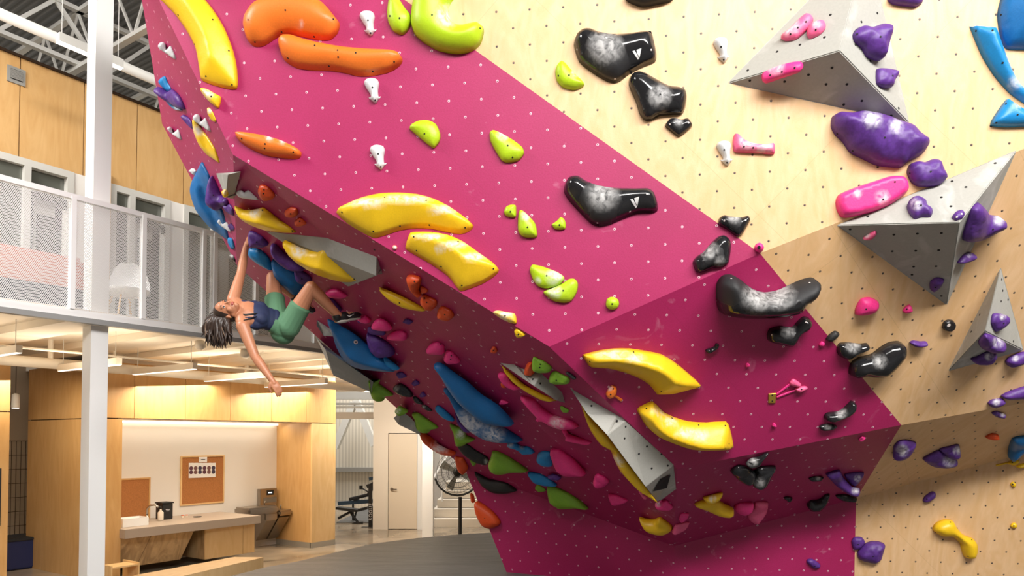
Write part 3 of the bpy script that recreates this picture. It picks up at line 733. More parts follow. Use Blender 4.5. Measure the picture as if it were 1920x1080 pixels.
H('long matte black slab hold right of the orange sausage', MB, '858,835.5 873,831 893,844 915.6,858 913,871 893,867 871,853', h=.05, chalk='912,866,6')
H('red-orange leaf hold at the outline in front of the fan', RO, '853,855.6 862,857 869,858 878,875.6 873,886.7 867,889 858,880', h=.05, base=(874, 872))
H('tiny green knob under the matte black slab', GR, '881,862 893,869 887,873', h=.02)
H('big green comma hold below the double blue shape', GR, '923,845.6 931,845 947,852 967,864 991,882 962,884 938,888 921,882 916,869 921,855.6', h=.10, off=.08)
H('azure chalk-dusted pair hold below the tip of the double blue shape', AZ, '951,831 963,828 977,835.6 990.6,837 1003,848 982,851 971,842.5 954,837', h=.05, chalk='955,832,10 978,838,6')
H('azure rounded cube hold behind the large pink shell', AZ, '1006,860.6 1010,849 1020,845 1034,849 1036,872 1021,873 1010,867.5', h=.06)
H('large pink shell hold low on the underside', PI, '1032,849 1035,840.6 1049,842 1065.6,852 1082,866 1099,888 1082,890 1060,889 1043,877', h=.10, off=.06)
H('azure slipper hold between the two green commas', AZ, '990,885 1010,887 1032,898 1045,910 1024,910 1004,905 995,896.7', h=.06)
H('dark purple egg hold on top of the azure slipper', PU, '1026.7,892.5 1038,888 1051.7,894 1049,899 1035,899', h=.04, off=.06)
H('tiny green peg hold left of the lowest green comma', GR, '1003,915 1008.6,908 1025,919 1011,922', h=.03)
H('lowest green comma hold above the kick panel', GR, '1026,912 1035,910.6 1054,917.5 1071,927 1090.6,940 1104,954 1082,951 1065.6,952 1049,951.7 1032,941 1028,930', h=.09, off=.06)
H('pink round-bottomed triangle hold right of the pink shell', PI, '1112,905 1115.6,891 1121,888 1135,894 1143,902 1135,910.6 1121,914', h=.07)
H('pink flat triangle hold below the round-bottomed one', PI, '1140.6,926 1154,927 1178,938 1157,946 1146,942.5', h=.06)
H('yellow half-bowl hold at the bottom of the underside', Y, '1199,969 1210,972 1221,973 1230,972 1238,969 1250,977 1260,985.6 1261,992.5 1251,999 1240.6,1001 1221,996.7 1208,988', h=.10, corner=True)
H('pink cup hold under the socket end of the long grey prism', PI, '1228,944 1238,938 1249,937 1262,949 1257,955 1235,953.6', h=.06, chalk='1234,945,7')
H('small pale pink knob hidden beside the yellow edge of the prism', SP, '1197.5,920 1203,921 1215.6,933 1207,934', h=.03)
H('pink pebble above the pink tongue on the lower nose corner', PI, '1272.5,971.7 1277,962 1291.7,962 1288,971.7 1277,979', h=.04)
H('pink tongue hold below the pebble on the lower nose corner', SP, '1259,996.7 1266,984 1278,980 1292.5,978 1285.6,991 1266,1001', h=.05)
H('long pink fish hold under the slim grey blade volume', PI, '977,744.7 980.6,742 1000,747.5 1016.7,763 1039,778 1072,788 1085.6,799 1078,801.7 1055.6,803 1033,796 1019,788 1004,789 1008,781 994,765.6', h=.07, off=.04, chalk='1045,792,18')
H('thin pink fish hold following the long pink one', PI, '1053.6,804 1061,804 1066.7,813 1089,821 1109.7,829 1100,832 1078,828 1060,824 1062,818', h=.05)
H('pink banana sliver left of the slim grey blade volume', PI, '934,701.7 939,698 950,701.7 961,715.6 976,726.7 966.7,730 952.8,725 941.7,715.6', h=.05)
H('small red-orange knob behind the pink banana sliver', RO, '939,718 948,721 949,727 941,726', h=.02)
H('tiny pink chip above the double blue shape', PI, '936,756 940,749 954,754.5 944,758', h=.03)
H('yellow keel hold along the slim grey blade volume', Y, '940,685 958,699 983,721 1011,736 1044,752 1019,749 989,733.6 961,713', h=.03, corner=True, prof='flat', base=(965, 716))
H('red-orange knob at the top of the slim grey blade volume', RO, '984,693 989,681 998.6,679 1004,696 997,701.7 986,699', h=.06)
H('upper green block hold beside the slim grey blade volume', GR, '998.6,690.6 1000,669 1011,673 1022,678 1034.7,688 1030.6,696.7 1011,697.5', h=.05, bolts='1013,683 1012,689')
H('lower green block hold beside the slim grey blade volume', GR, '1030,713 1033,700 1041.7,695.6 1055,702 1068,708.6 1066.7,718 1044,719', h=.05, bolts='1043,713')
H('small black plate hold next to the lower green block', MB, '1061,699 1066,697 1080,708 1076,711', h=.02)
H('tiny green bean above the long pink fish', GR, '1050,764 1053,761 1066.7,768 1065,773 1055.6,772.5', h=.02)
H('tiny red-orange cone alone on the dark underside', RO, '920,658 923,650 929,650 933,658 928,662', h=.03, bolts='925,657')
H('yellow keel hold curving along the long grey prism volume', Y, '1090,760 1100,775 1138,816 1175,866 1210,913 1233,942 1225,938 1195,917 1170,890 1155,860 1150,845 1130,835 1112,812 1100,790', h=.03, prof='flat', corner=True, base=(1128, 822), chalk='1158,865,14', res=26)
H('small pink bead on the yellow keel of the long prism', SP, '1166,864 1170,861 1175,868 1174,874 1168,871', h=.02)
H('small red-orange bead on the yellow keel of the long prism', RO, '1173,880 1178,876 1186,884 1183,889 1176,887', h=.02)
# --- kick panel
H('matte black leaf hold lowest on the magenta side panel', MB, '889,884 902,890 915.6,897 934,901 952,906 970,919 958,924 943,926 924,924 904,910.6', h=.06)
H('large red-orange shell hold on the outline of the kick panel', RO, '890,944 896,939 910,947 927,960.6 939,977 935,985.6 918,991 904,984 893,963', h=.09, bolts='909,972', base=(915, 965))
H('small red-orange nub just above the large shell on the outline', RO, '882,925 886,926 889,942 884,940', h=.03, base=(900, 940))
H('small purple egg hold low on the dark kick panel', PU, '1512,1053.6 1514.7,1048 1524,1048 1537.8,1057.8 1535.6,1064.7 1524,1064.7', h=.04, bolts='1528,1062')
# --- right lower magenta face
H('yellow swept arch hold on the dark magenta face', Y, '1092,666.7 1098,663 1124,656.7 1151,653 1180,653 1213,658 1240,664 1264,678 1289,698 1314.7,723 1293,731 1262,739 1235.5,740 1231,738 1218,722 1198,709 1169,698 1140,691 1109,689 1100,680', h=.20, prof='ridge', bias=.35, res=30, corner=True, bolts='1106,678 1188,660 1270,685 1240,734', chalk='1150,664,44,9 1190,672,24,8', k=0, group=G1)
H('yellow boomerang hold on the dark magenta face', Y, '1194,769 1200,762 1220,752.7 1225.5,754 1242,771 1264,782 1291,790 1324,792 1361,790 1369,804 1374,827 1374,834 1358,839 1324,840.7 1293,839 1262,829 1231,815.6 1211,798 1200,780', h=.19, prof='ridge', bias=-.05, res=30, corner=True, bolts='1212,766 1260,784 1310,797 1360,798 1367,832', chalk='1236,770,13,9 1256,791,18,9 1286,812,26,10 1312,820,22,8', k=0, group=G1)
H('small orange peg with chalk on the dark magenta face', O, '1135.6,738 1140,729 1147,722 1155.6,725.6 1155.6,735.6 1149,744 1140,745.6', h=.05, bolts='1150,729 1145,740', chalk='1142,727,8')
st = H('orange strap tail under the small orange peg', O, '1147,740 1152,739 1168,749 1164,753', h=.008, sm=False, prof='flat', base=(1158, 746))
H('tiny black dumbbell hold alone on the dark magenta face', BK, '1322,657 1327,653 1334,652 1340,648 1342,643 1348,645.6 1345.6,652 1335.6,659 1327,662', h=.03, bolts='1328,658 1344,646')
H('largest black horn hold spanning the dark magenta and plywood border', BK, '1343,535.6 1347,524 1355.6,516 1369,514 1380,519 1393,530 1411,542 1433,548 1458,544 1480,534 1502,524 1520,520 1529,524 1532,533 1527,547 1518,560 1502,571 1495.6,584 1469,592 1435.6,595.6 1391,595.6 1360,591 1347,581 1343,562', h=.22, bias=.15, res=28, k=.1, bolts='1371,522 1518,530', boltmat='rim_light', chalk='1420,558,34 1460,552,34', matte='1370,540,34 1420,552,40 1470,548,34 1510,540,30')
H('black bow-tie hold on the plywood beside the magenta corner', BK, '1346,418 1349,408 1358,403 1369,405.6 1391,407 1402,404 1407,412 1402,422 1393,438 1384,444 1375.6,440 1362,430 1349,423', h=.06, bolts='1358,414 1398,413', boltmat='rim_light', chalk='1376,408,14', matte='1378,415,13')
H('black kite hold with chalk splash at the magenta corner', BK, '1299,491 1307,480 1320,471 1335.6,453 1347,443 1358,441 1368,449 1371,460 1369,480 1365.6,494 1353,501 1335.6,503 1327,507 1313,511.6 1304,508', h=.08, bolts='1343,478', chalk='1330,470,20 1350,490,12', matte='1338,478,20')
H('round pink doughnut hold at the meeting corner of magenta and plywood', PI, '1414,464 1417,458 1423,455 1429,458 1432,464 1430,470 1424,474 1417,471', h=.05, bolts='1423,464', br=.012)
H('black stepped hold under the largest black horn', BK, '1438,627 1443,616 1462,611 1484,613 1495,602 1505.6,593 1516.5,595.5 1520.5,604 1514,616 1500,624 1492,637.5 1481,648 1459.6,644 1440.6,639', h=.09, bolts='1511,604 1447,628', boltmat='rim_light', chalk='1478,620,16', matte='1478,622,14')
H('small matte black oval hold on the dark magenta edge', MB, '1548,636 1554,627 1565,620 1573,624 1568,632 1557,640', h=.04)
H('small black bone hold with white chalk middle on the plywood edge', BK, '1568.5,654 1573,643 1589.6,641.6 1611,644 1625,643 1630,650 1622,656.5 1606,663 1589.6,673 1576,669 1570,662', h=.07, chalk='1600,650,16', matte='1598,652,12', bolts='1575,652')
H('big glossy black wave hold on the plywood below the bone', BK, '1591,700 1594,681 1608.6,670 1633,663 1649,651 1665.5,641.6 1684,639 1695,647 1695,662 1684,678 1671,691.7 1654.6,705 1635.6,706 1616.7,704 1603,707', h=.13, bias=.1, res=24, chalk='1650,678,16', matte='1650,678,13', bolts='1607,685 1665,681')
H('black crescent hold with chalk near the lower magenta border', BK, '1545,778 1551.7,773 1573,770 1587,759 1595,751 1603.7,755 1601.8,766 1589.6,777 1570.6,785 1557,789 1546,785', h=.07, chalk='1578,775,13', matte='1578,776,10', bolts='1598,760')
H('small black lens hold under the chalky crescent', BK, '1535,798.7 1546,794.6 1562.5,794.6 1569,798.7 1560,805 1541,806.8', h=.035, chalk='1552,799,9')
H('pink strap grip, left one of the pair tied to the gold plate', SP, '1480,716 1486.7,710 1493,713 1502,720 1495,725.5 1481,721.5', h=.03)
H('pink strap grip, right one of the pair tied to the gold plate', SP, '1490.7,727 1508,723.6 1513.8,727 1500,735.5 1492,733', h=.03, bolts='1503,730')
H('pink strap running from the left strap grip to the gold plate', PI, '1455,738 1455,742 1483,722 1481,718', h=.006, sm=False, prof='flat')
H('pink strap running from the right strap grip to the gold plate', PI, '1456,743 1456,747 1493,733 1492,729', h=.006, sm=False, prof='flat')
mat('gold', (.62, .42, .07, 1), .35, .8)
H('small gold square plate holding the pink straps', 'gold', '1440.6,738 1455.5,736.6 1454,756 1440.6,756', h=.008, sm=False, prof='flat', bolts='1448,741 1448,752', name='anchor_plate')
H('tiny pink chip below the matte black oval', PI, '1535.4,645.6 1540,640 1546,643 1543.5,649 1537,649', h=.02)
H('tiny pink chip left of the dark magenta middle', PI, '1398,684 1401,680 1406,683 1405,687 1399,688', h=.02)
H('tiny pink chip left of the small black lens', PI, '1447,798 1451,792.5 1456,798 1452,801', h=.02)
# --- plywood, upper
H('little pink bar on the plywood right of a white arrow marker', SP, '1373.7,264 1377,252 1383.5,251 1395,261 1411,268 1439,271 1451,268 1453,279 1450,290 1424,288 1380,286 1374.5,279', h=.05, chalk='1400,266,18 1430,272,22', bolts='1395,275 1412,277')
H('black hold cut by the top edge of the photo above the plywood', BK, '1173,0 1185,8 1205,14 1230,10 1258,3 1262,-8 1220,-14 1175,-10', h=.08, matte='1215,0,60')
H('left pink pad with chalk on the largest grey pyramid', SP, '1464,71 1478.5,59 1499,38.5 1514,28 1523,31 1525,38.5 1514,56 1493,74 1472.6,77', h=.05, chalk='1480,48,24', bolts='1482,64 1496,52 1511,41')
H('right pink pad with one big bolt on the largest grey pyramid', SP, '1512.6,65 1517,52 1535,41.5 1546.7,41.5 1548,53 1538,65 1518.5,73', h=.05, bolts='1529.5,56', chalk='1530,45,10')
H('pink rounded bar on the lower ridge of the largest grey pyramid', PI, '1427.5,145 1431,136 1449,127 1470,120 1490,115.6 1502,116 1506.7,124 1499,133 1464,145 1438.5,153.5 1431,151', h=.05, bolts='1444,141 1466,135 1490,127', chalk='1455,126,20', k=0, off=.0)
H('heart-like purple rock hold on the right face of the largest pyramid', PU, '1598.5,65 1604.4,55 1615,50 1629.6,53 1650,47 1662,52 1665,65 1659,89 1652,112.6 1638.5,113.5 1623.7,106.7 1615,92 1601.5,78.5', h=.10, rough=.025, bolts='1651,69 1607,64')
H('small purple rock hold low on the right face of the largest pyramid', PU, '1642,133 1646,129 1659,129 1680,133 1682,142 1674,154 1671,164.4 1656,166 1643,157', h=.06, rough=.02, bolts='1674,142')
H('purple rock hold cut by the top edge right of the largest pyramid', PU, '1663.7,0 1674,9 1700.7,13 1715.6,14 1727.4,7.4 1728,0 1700,-12 1670,-9', h=.06, rough=.02)
H('largest purple rock hold below the big grey pyramid', PU, '1557.6,237 1560,219 1573,213 1594,214 1615,211 1644.4,216 1680,228 1706.7,237 1721.5,252 1738,263.7 1738.7,275.6 1727.4,290 1700.7,305 1686,315 1644.4,311 1617.8,299 1594,287 1579,266.7 1564.4,252', h=.16, rough=.03, bias=.1, res=30, bolts='1659,258 1570,251 1599,283', chalk='1635,222,22 1680,236,16', k=0, off=.0, base=(1660, 280))
H('purple cushion rock hold above the wide grey pyramid', PU, '1700,322 1704.5,309 1718,303 1732.7,304.5 1749,298.5 1762,303 1768,319 1774,334 1762,346 1744.5,351 1721,350 1709,343 1703,332.6', h=.10, rough=.025, bolts='1745,322 1706,325', k=0, off=.0, base=(1740, 300))
H('big pink rounded slab hold above the wide grey pyramid', PI, '1566.7,378.6 1572.6,365 1599,353 1638,340 1667.5,330.5 1688,329.6 1698.6,337 1702.4,355 1694,366.7 1667.5,384.5 1635,398 1599,406.7 1578.5,408 1569.6,396', h=.07, prof='flat', res=24, bolts='1656,374 1678,341', chalk='1655,370,16 1608,363,9', base=(1630, 350), k=0)
H('knobbly purple rock on the upper face of the wide grey pyramid', PU, '1700,387.5 1706,378.6 1724,373 1737,378.6 1740,389 1749,396 1744.5,406.7 1729.7,406.7 1715,410.6 1704.5,401', h=.06, rough=.02, bolts='1727,385', chalk='1718,383,14', k=0)
H('little purple bean on the upper face of the wide grey pyramid', PU, '1784.5,408 1792,399 1804,396 1809,401 1804,409.7 1792,413.5', h=.03, bolts='1794,407 1803,401', boltmat='rim_light', k=0)
H('big pointed purple horn on the right side of the wide grey pyramid', PU, '1805,438 1812.7,414 1821.6,390 1833.4,379.4 1845,390 1854,402 1872,405 1883,414 1881,426 1860,438 1836.4,449.7 1815.6,453 1804.7,449.7', h=.14, rough=.015, chalk='1873,412,13', bolts='1862,430', res=22, base=(1845, 430), k=.3, off=.06)
H('small purple cone on the right side of the wide grey pyramid', PU, '1794,492.7 1804,479 1815.6,472 1824,476 1818.6,486.7 1804,492.7', h=.06, chalk='1818,478,6', k=.3)
H('small purple nugget near the bottom tip of the wide grey pyramid', PU, '1743,538.6 1744.5,526.7 1756,520 1770.6,523.8 1765,535.6 1753.4,544.5', h=.04, bolts='1754,539', k=0, off=0)
H('tiny pink chip on the dark face of the wide grey pyramid', SP, '1617.7,446 1629,438 1640.8,432 1644,438 1635,446.7', h=.03, k=0, off=0, chalk='1625,440,8')
H('purple rock on the right face of the narrow grey pyramid', PU, '1857.7,605 1860.5,588.8 1871,587 1887.5,593 1889.7,606 1879.4,616 1866,622', h=.06, rough=.015, bolts='1882,606', chalk='1880,594,8')
H('purple rock on the peak of the narrow grey pyramid', PU, '1834,640 1841.5,629 1849.6,625 1871,633 1886,644 1882,656.5 1860.5,659.7 1838.8,651', h=.08, rough=.015, chalk='1872,642,13', k=.5, off=.03)
H('purple oval rock hanging below the peak of the narrow pyramid', PU, '1819,672.7 1833,667 1849.6,659 1866,659 1869,668.7 1857.7,681 1833,682', h=.07, rough=.01, chalk='1855,668,10', k=.5)
H('purple rock at the lower right tip of the narrow pyramid', PU, '1884,678 1890,670 1905,663 1920,659 1926,668 1917,681 1893,687.6', h=.06, rough=.01, chalk='1904,672,8')
H('long purple tongue rock at the right edge above the plywood crease', PU, '1876,742 1887.5,735 1904,729 1920,724 1940,722 1940,742 1914.6,747 1887.5,748.5', h=.06, rough=.01)
H('purple oval left of the tongue rock at the plywood crease', PU, '1851.5,755 1860.5,748.5 1879.4,747 1883.5,754 1871,762 1857.7,762.6', h=.045, rough=.008, chalk='1868,754,9')
H('small purple oval just under the plywood crease', PU, '1858.5,774 1868.6,770 1886,777 1882,783 1868.6,781', h=.035, chalk='1880,778,6')
H('thick blue shell hold cut by the top right corner', BL, '1869.6,29.6 1875.6,0 1885,-20 1950,-20 1950,90 1920,94 1893,93 1884,89 1875.6,71', h=.14, prof='ridge', res=20, bolts='1877,28')
H('long blue curved fin hold at the right edge of the plywood', AZ, '1818.7,52 1822,50 1860.7,52.7 1868,59 1878.5,89 1893,127.4 1911,160 1950,196 1950,210 1920,194 1893,175 1863.7,142 1840,103.7', h=.09, prof='ridge', bias=.1, res=26, bolts='1830,58 1861,57 1880,118', chalk='1903,155,16')
H('blue triangular hold at the right edge under the curved fin', AZ, '1856,235.5 1866.7,213 1886,186.7 1893,189.6 1920,207 1940,215 1940,236 1920,238 1887.4,239', h=.07, corner=True, bolts='1886,195 1908,215 1868,230', chalk='1908,196,10')
H('hot pink rounded block on the shaded plywood', PI, '1603,588.7 1604.5,575 1614,560 1630,556.8 1645,564 1646,575 1635.6,586 1616.7,590.6', h=.07, bolts='1624,580')
H('small hot pink comma right of the pink block', PI, '1692,582 1698,574 1706,571 1710,580.6 1703,586 1695,586.6', h=.04, bolts='1700,580')
dk = H('round black disc hold on the shaded plywood', BK, '1766,612 1769,603 1777,599 1786,600 1791,607 1788,616 1780,621 1770,619', h=.03, prof='flat', bolts='1779,610', br=.014, boltmat='rim_light')
H('flat purple bar hold on the shaded plywood', PU, '1704.7,641.6 1711.5,638 1725,639.7 1736,639.7 1736,645.6 1722,649.7 1711.5,648', h=.05)
# --- plywood, lower
H('purple shield rock with chalk on the dark plywood underside', PU, '1674,856 1675,837 1683.7,826.6 1698.5,823.7 1717.7,829.6 1707,852 1692.6,860.7 1679,861.6', h=.07, rough=.01, chalk='1692,845,14')
H('lower left lobe of the double purple rock on the dark underside', PU, '1729.6,859 1746,849 1760.7,843 1778.5,852 1794.7,862 1793,871 1775.5,876 1751.8,874 1737,866.6', h=.08, rough=.01, chalk='1780,865,14')
H('upper right lobe of the double purple rock on the dark underside', PU, '1760.7,841.5 1781.4,835.5 1797.7,833 1800.7,854.8 1787,860 1772.5,853', h=.06, rough=.01, off=.05, chalk='1795,845,10')
H('small red cone hold on the dark plywood underside', RO, '1846.6,818.6 1860,811.8 1871.8,814.8 1872.7,822 1858,822.8', h=.05)
H('blue hold cut by the right edge under the plywood crease', BL, '1889.5,854.8 1891,837 1898.4,820.7 1920,816 1945,815 1945,835 1920,846 1909,856 1897,862.8', h=.10)
H('yellow peg hold left one of two near the right edge', Y, '1886.6,868 1896,863 1905.8,860.7 1911,865 1900,872.6', h=.04, bolts='1898,867')
H('yellow peg hold cut by the right edge of the photo', Y, '1904,874 1920,868 1930,872 1912,878', h=.04)
H('thin yellow tail strap of the left peg', Y, '1867,871 1888,866.6 1888,870 1868,874.5', h=.006, sm=False, prof='flat')
H('upper of two small yellow knobs low on the plywood', Y, '1894,908 1896,904 1900,903 1904,907 1903,912 1898,913', h=.03, bolts='1899,908')
H('lower of two small yellow knobs low on the plywood', Y, '1894,986 1897,981 1903,980 1907,985 1904,990 1898,990', h=.03, bolts='1901,986')
H('small dark purple egg rock on the lower plywood', PU, '1729.6,937.7 1734,930 1746,921.4 1753,923 1752.7,931.8 1741,940.7 1732.5,941.6', h=.05, bolts='1738,936')
bone = H('yellow bone shaped hold low on the plywood', Y, '1748.8,994 1750,985 1757.7,977.7 1772.5,973 1786,976 1793,988 1805,1001.4 1823,1008.8 1830,1017.7 1831,1032.5 1826,1044.4 1815.5,1047 1806.6,1043 1802,1029.5 1799,1017.7 1784,1005.8 1763.6,1004.4', h=.10, res=24, bolts='1754,998 1782,979 1822,1012 1815,1043')
H('lowest purple blocky rock at the border of kick panel and plywood', PU, '1606.7,1035.5 1618.5,1020.7 1631.8,1014.7 1648,1015 1659,1020.7 1655.5,1035.5 1651,1048.8 1639,1055.6 1621.5,1053 1609.6,1047', h=.09, rough=.02, bolts='1637,1043')
H('small purple rock stuck to the upper left of the lowest blocky one', PU, '1596,1014.7 1602,1006.7 1615.5,1007 1621.5,1016 1612.6,1028 1600.7,1030', h=.05, rough=.015, bolts='1609,1021')
# --- dark underside of the nose
H('left glossy black petal of the black cluster under the nose', BK, '1369,882.8 1382.8,871.7 1402,874 1416,885.6 1413,902 1402,907.8 1385.6,899', h=.08, k=.4)
H('right glossy black cup of the black cluster under the nose', BK, '1407.8,899.4 1419,875.8 1453.6,873 1449,885.6 1438,907.8 1424,915 1412,910.6', h=.09, k=.4, chalk='1424,905,13', off=.08)
H('chalk whitened knob on top of the black cluster under the nose', BK, '1398,869 1407.8,859 1421.7,856 1434,850 1441,849 1430,863 1424,871.7 1407.8,876.7', h=.05, k=.4, chalk='1410,866,13', off=.05)
H('large yellow duck-bill hold under the nose', Y, '1302,944 1316,937.8 1346.7,938 1357.8,944 1374.4,952 1375.8,962 1366,967.5 1346.7,964.7 1324.4,955 1305,948', h=.08, k=.4)
H('small yellow cup on top of the duck-bill hold', Y, '1318,932 1335.6,927 1355,923 1349.4,935.6 1335.6,942.5 1324,941', h=.05, k=.4, off=.06, chalk='1336,935,9')
H('dark pink left petal of the pink pair under the nose', PI, '1375.8,949.4 1388,942.5 1412,942.5 1410.6,957.8 1396.7,964.7 1382.8,960.6', h=.06, k=.4, off=.07)
H('broad pink right petal of the pink pair under the nose', SP, '1402,963 1413,952 1416,941 1439.7,941 1437,960.6 1424,978.6 1416,981 1405,974.4', h=.06, k=.4)
H('tiny black cup right of the pink pair under the nose', BK, '1469,932.8 1477,930 1485.6,932.8 1481,939.7 1474,938', h=.04, k=.4)
H('big black scoop hold deep in the shade under the nose', BK, '1512,946.7 1519,938 1535.6,935.6 1546.7,927 1556,925.8 1549.4,944 1535.6,956 1519,956', h=.07, k=.4)
H('thin black claw hold left of the purple cluster under the nose', BK, '1516,896.7 1527,892.5 1544,894 1538,901 1521.7,901.7', h=.03, k=.4, chalk='1534,896,6')
H('long purple slanted rock of the purple cluster under the nose', PU, '1548,888 1560.6,882.8 1574.4,880.6 1582.8,896.7 1596.7,912 1612,916 1607.8,927 1591,924.4 1569,910.6 1555,896.7', h=.08, k=.4, rough=.01, chalk='1604,920,9', off=.08)
H('upper right rock of the purple cluster under the nose', PU, '1582.8,889.7 1599.4,885 1619.4,885 1616,896.7 1602,910.6 1591,902', h=.05, k=.4, chalk='1608,897,8')
H('black slab wedged below the purple cluster under the nose', BK, '1566,928.6 1582.8,925.8 1606.4,932.8 1600.8,939.7 1577,937', h=.05, k=.4, off=.04)
H('tiny pink chip on the dark underside near the plywood', PI, '1609.7,823 1616,818 1623,820 1619,825.8 1612,827.8', h=.02)
# ================================================================ THE HALL
D1 = V((.558, .830, 0)).normalized(); D2 = V((-D1.y, D1.x, 0))
OR = V((-4.58, 6.40, 0))                # a point under the balcony rail
AX = (OR, D1, D2)
def st(u, v, t):                        # pixel on the upright plane at distance t behind the rail -> (s, z)
    p = on_plane(u, v, OR+D2*t, D2); return (p-OR).dot(D1), p.z
def W(s, t, z): return V((OR.x, OR.y, 0))+D1*s+D2*t+V((0, 0, z))
def bx(name, m, a, b, parent=None, bev=0, loc=None, ax=AX):
    bm = bmesh.new(); box(bm, a, b, ax, bev); return obj(name, bm, m, parent, loc)
def struct(o): o['kind'] = 'structure'; return o
EZ = 2.0
ply_mat('wood_panel', srgb(204, 158, 98), srgb(216, 174, 116), .42)
ply_mat('wood_light', srgb(220, 182, 126), srgb(230, 196, 144), .4)
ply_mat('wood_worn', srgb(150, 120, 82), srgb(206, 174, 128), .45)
mat('white_paint', srgb(244, 244, 242), .4)
mat('wall_white', srgb(234, 230, 224), .6)
mat('cream', srgb(232, 222, 206), .6)
mat('frame_grey', srgb(205, 203, 196), .5)
mat('deck_grey', srgb(118, 118, 116), .5, .3)
mat('steel_white', srgb(214, 212, 206), .5)
mat('room_dark', srgb(70, 72, 68), .7)
mat('gap', srgb(60, 40, 22), .8)
# floor
def floor_mats():
    m = bpy.data.materials.new('polished_concrete'); m.use_nodes = True; t = NT(m)
    tc = t.n('ShaderNodeTexCoord'); n = t.n('ShaderNodeTexNoise', i_Scale=1.3, i_Detail=7.0, i_Distortion=.7); t.l(tc.outputs['Object'], n.inputs['Vector'])
    t.l(t.mix(t.ramp(n.outputs[0], .35, .7), srgb(186, 170, 148), srgb(128, 116, 100)), t.b.inputs['Base Color'])
    t.l(t.math('ADD', t.math('MULTIPLY', n.outputs[0], .15), .08), t.b.inputs['Roughness']); MATS['concrete'] = m
    m = bpy.data.materials.new('padded_mat'); m.use_nodes = True; t = NT(m)
    tc = t.n('ShaderNodeTexCoord'); mp = t.n('ShaderNodeMapping'); t.l(tc.outputs['Object'], mp.inputs[0]); mp.inputs['Scale'].default_value = (.5, 3, 1)
    n = t.n('ShaderNodeTexNoise', i_Scale=2.0, i_Detail=5.0, i_Distortion=1.2); t.l(mp.outputs[0], n.inputs['Vector'])
    t.l(t.mix(t.ramp(n.outputs[0], .35, .75), srgb(84, 84, 84), srgb(104, 104, 103)), t.b.inputs['Base Color']); t.b.inputs['Roughness'].default_value = .5
    sep = t.n('ShaderNodeSeparateXYZ'); t.l(tc.outputs['Object'], sep.inputs[0])
    fr = t.math('FRACT', t.math('DIVIDE', sep.outputs[1], 1.05)); sm = t.math('LESS_THAN', t.math('ABSOLUTE', t.math('SUBTRACT', fr, .5)), .012)
    fine = t.n('ShaderNodeTexNoise', i_Scale=7.0, i_Detail=3.0, i_Distortion=2.0); t.l(mp.outputs[0], fine.inputs['Vector'])
    hgt = t.math('SUBTRACT', t.math('MULTIPLY', fine.outputs[0], .5), t.math('MULTIPLY', sm, .8))
    bp = t.n('ShaderNodeBump', i_Strength=.6, i_Distance=.03); t.l(hgt, bp.inputs['Height']); t.l(bp.outputs[0], t.b.inputs['Normal']); MATS['padding'] = m
floor_mats()
bm = bmesh.new(); box(bm, (-22, -8, -.2), (14, 34, 0)); struct(obj('floor', bm, 'concrete'))
# padded flooring; its left edge is the slanting line seen behind the low bench
def fl(u, v, z): d = ray(u, v); return CAM + d*((z-CAM.z)/d.z)
pe = [fl(u, v, MAT) for u, v in ((425, 1082), (500, 1063), (560, 1052), (640, 1033), (700, 1019), (780, 1009), (860, 1002), (930, 998))]
bm = bmesh.new()
out = [V((-5.5, -5, 0)), V((-5.2, 4.5, 0))]+pe+[V((.5, 11.9, 0)), V((9.4, 12, 0)), V((9.4, -5, 0))]
top = [bm.verts.new(V((p.x, p.y, MAT))) for p in out]; bot = [bm.verts.new(V((p.x, p.y, 0.002))) for p in out]
bm.faces.new(top); bm.faces.new(bot[::-1])
for i in range(len(out)): j = (i+1) % len(out); bm.faces.new((top[i], bot[i], bot[j], top[j]))
o = obj('floor_mat', bm, 'padding'); tag(o, 'dark grey padded crash flooring filling the ground under the climbing wall', 'crash mat')
# outer shell of the hall
bm = bmesh.new(); box(bm, (-22, -8.2, 0), (14, -8, 9)); struct(obj('wall_behind', bm, 'wall_white'))
bm = bmesh.new(); box(bm, (13.8, -8, 0), (14, 34, 9)); struct(obj('wall_right', bm, 'wall_white'))
bm = bmesh.new(); box(bm, (-22.2, -8, 0), (-22, 34, 9)); struct(obj('wall_left', bm, 'wall_white'))
# corrugated steel deck
m = bpy.data.materials.new('roof_deck'); m.use_nodes = True; t = NT(m)
tc = t.n('ShaderNodeTexCoord'); mp = t.n('ShaderNodeMapping'); t.l(tc.outputs['Object'], mp.inputs[0])
mp.inputs['Rotation'].default_value = (0, 0, -math.atan2(D1.y, D1.x))
wv = t.n('ShaderNodeTexWave', i_Scale=3.2); wv.bands_direction = 'X'; t.l(mp.outputs[0], wv.inputs['Vector'])
t.l(t.mix(wv.outputs[1], srgb(98, 98, 96), srgb(132, 132, 130)), t.b.inputs['Base Color']); t.b.inputs['Roughness'].default_value = .5
bp = t.n('ShaderNodeBump', i_Strength=.9, i_Distance=.06); t.l(wv.outputs[1], bp.inputs['Height']); t.l(bp.outputs[0], t.b.inputs['Normal']); MATS['deck'] = m
bm = bmesh.new(); box(bm, (-22, -8, 8.4), (14, 34, 8.6)); struct(obj('ceiling', bm, 'deck'))
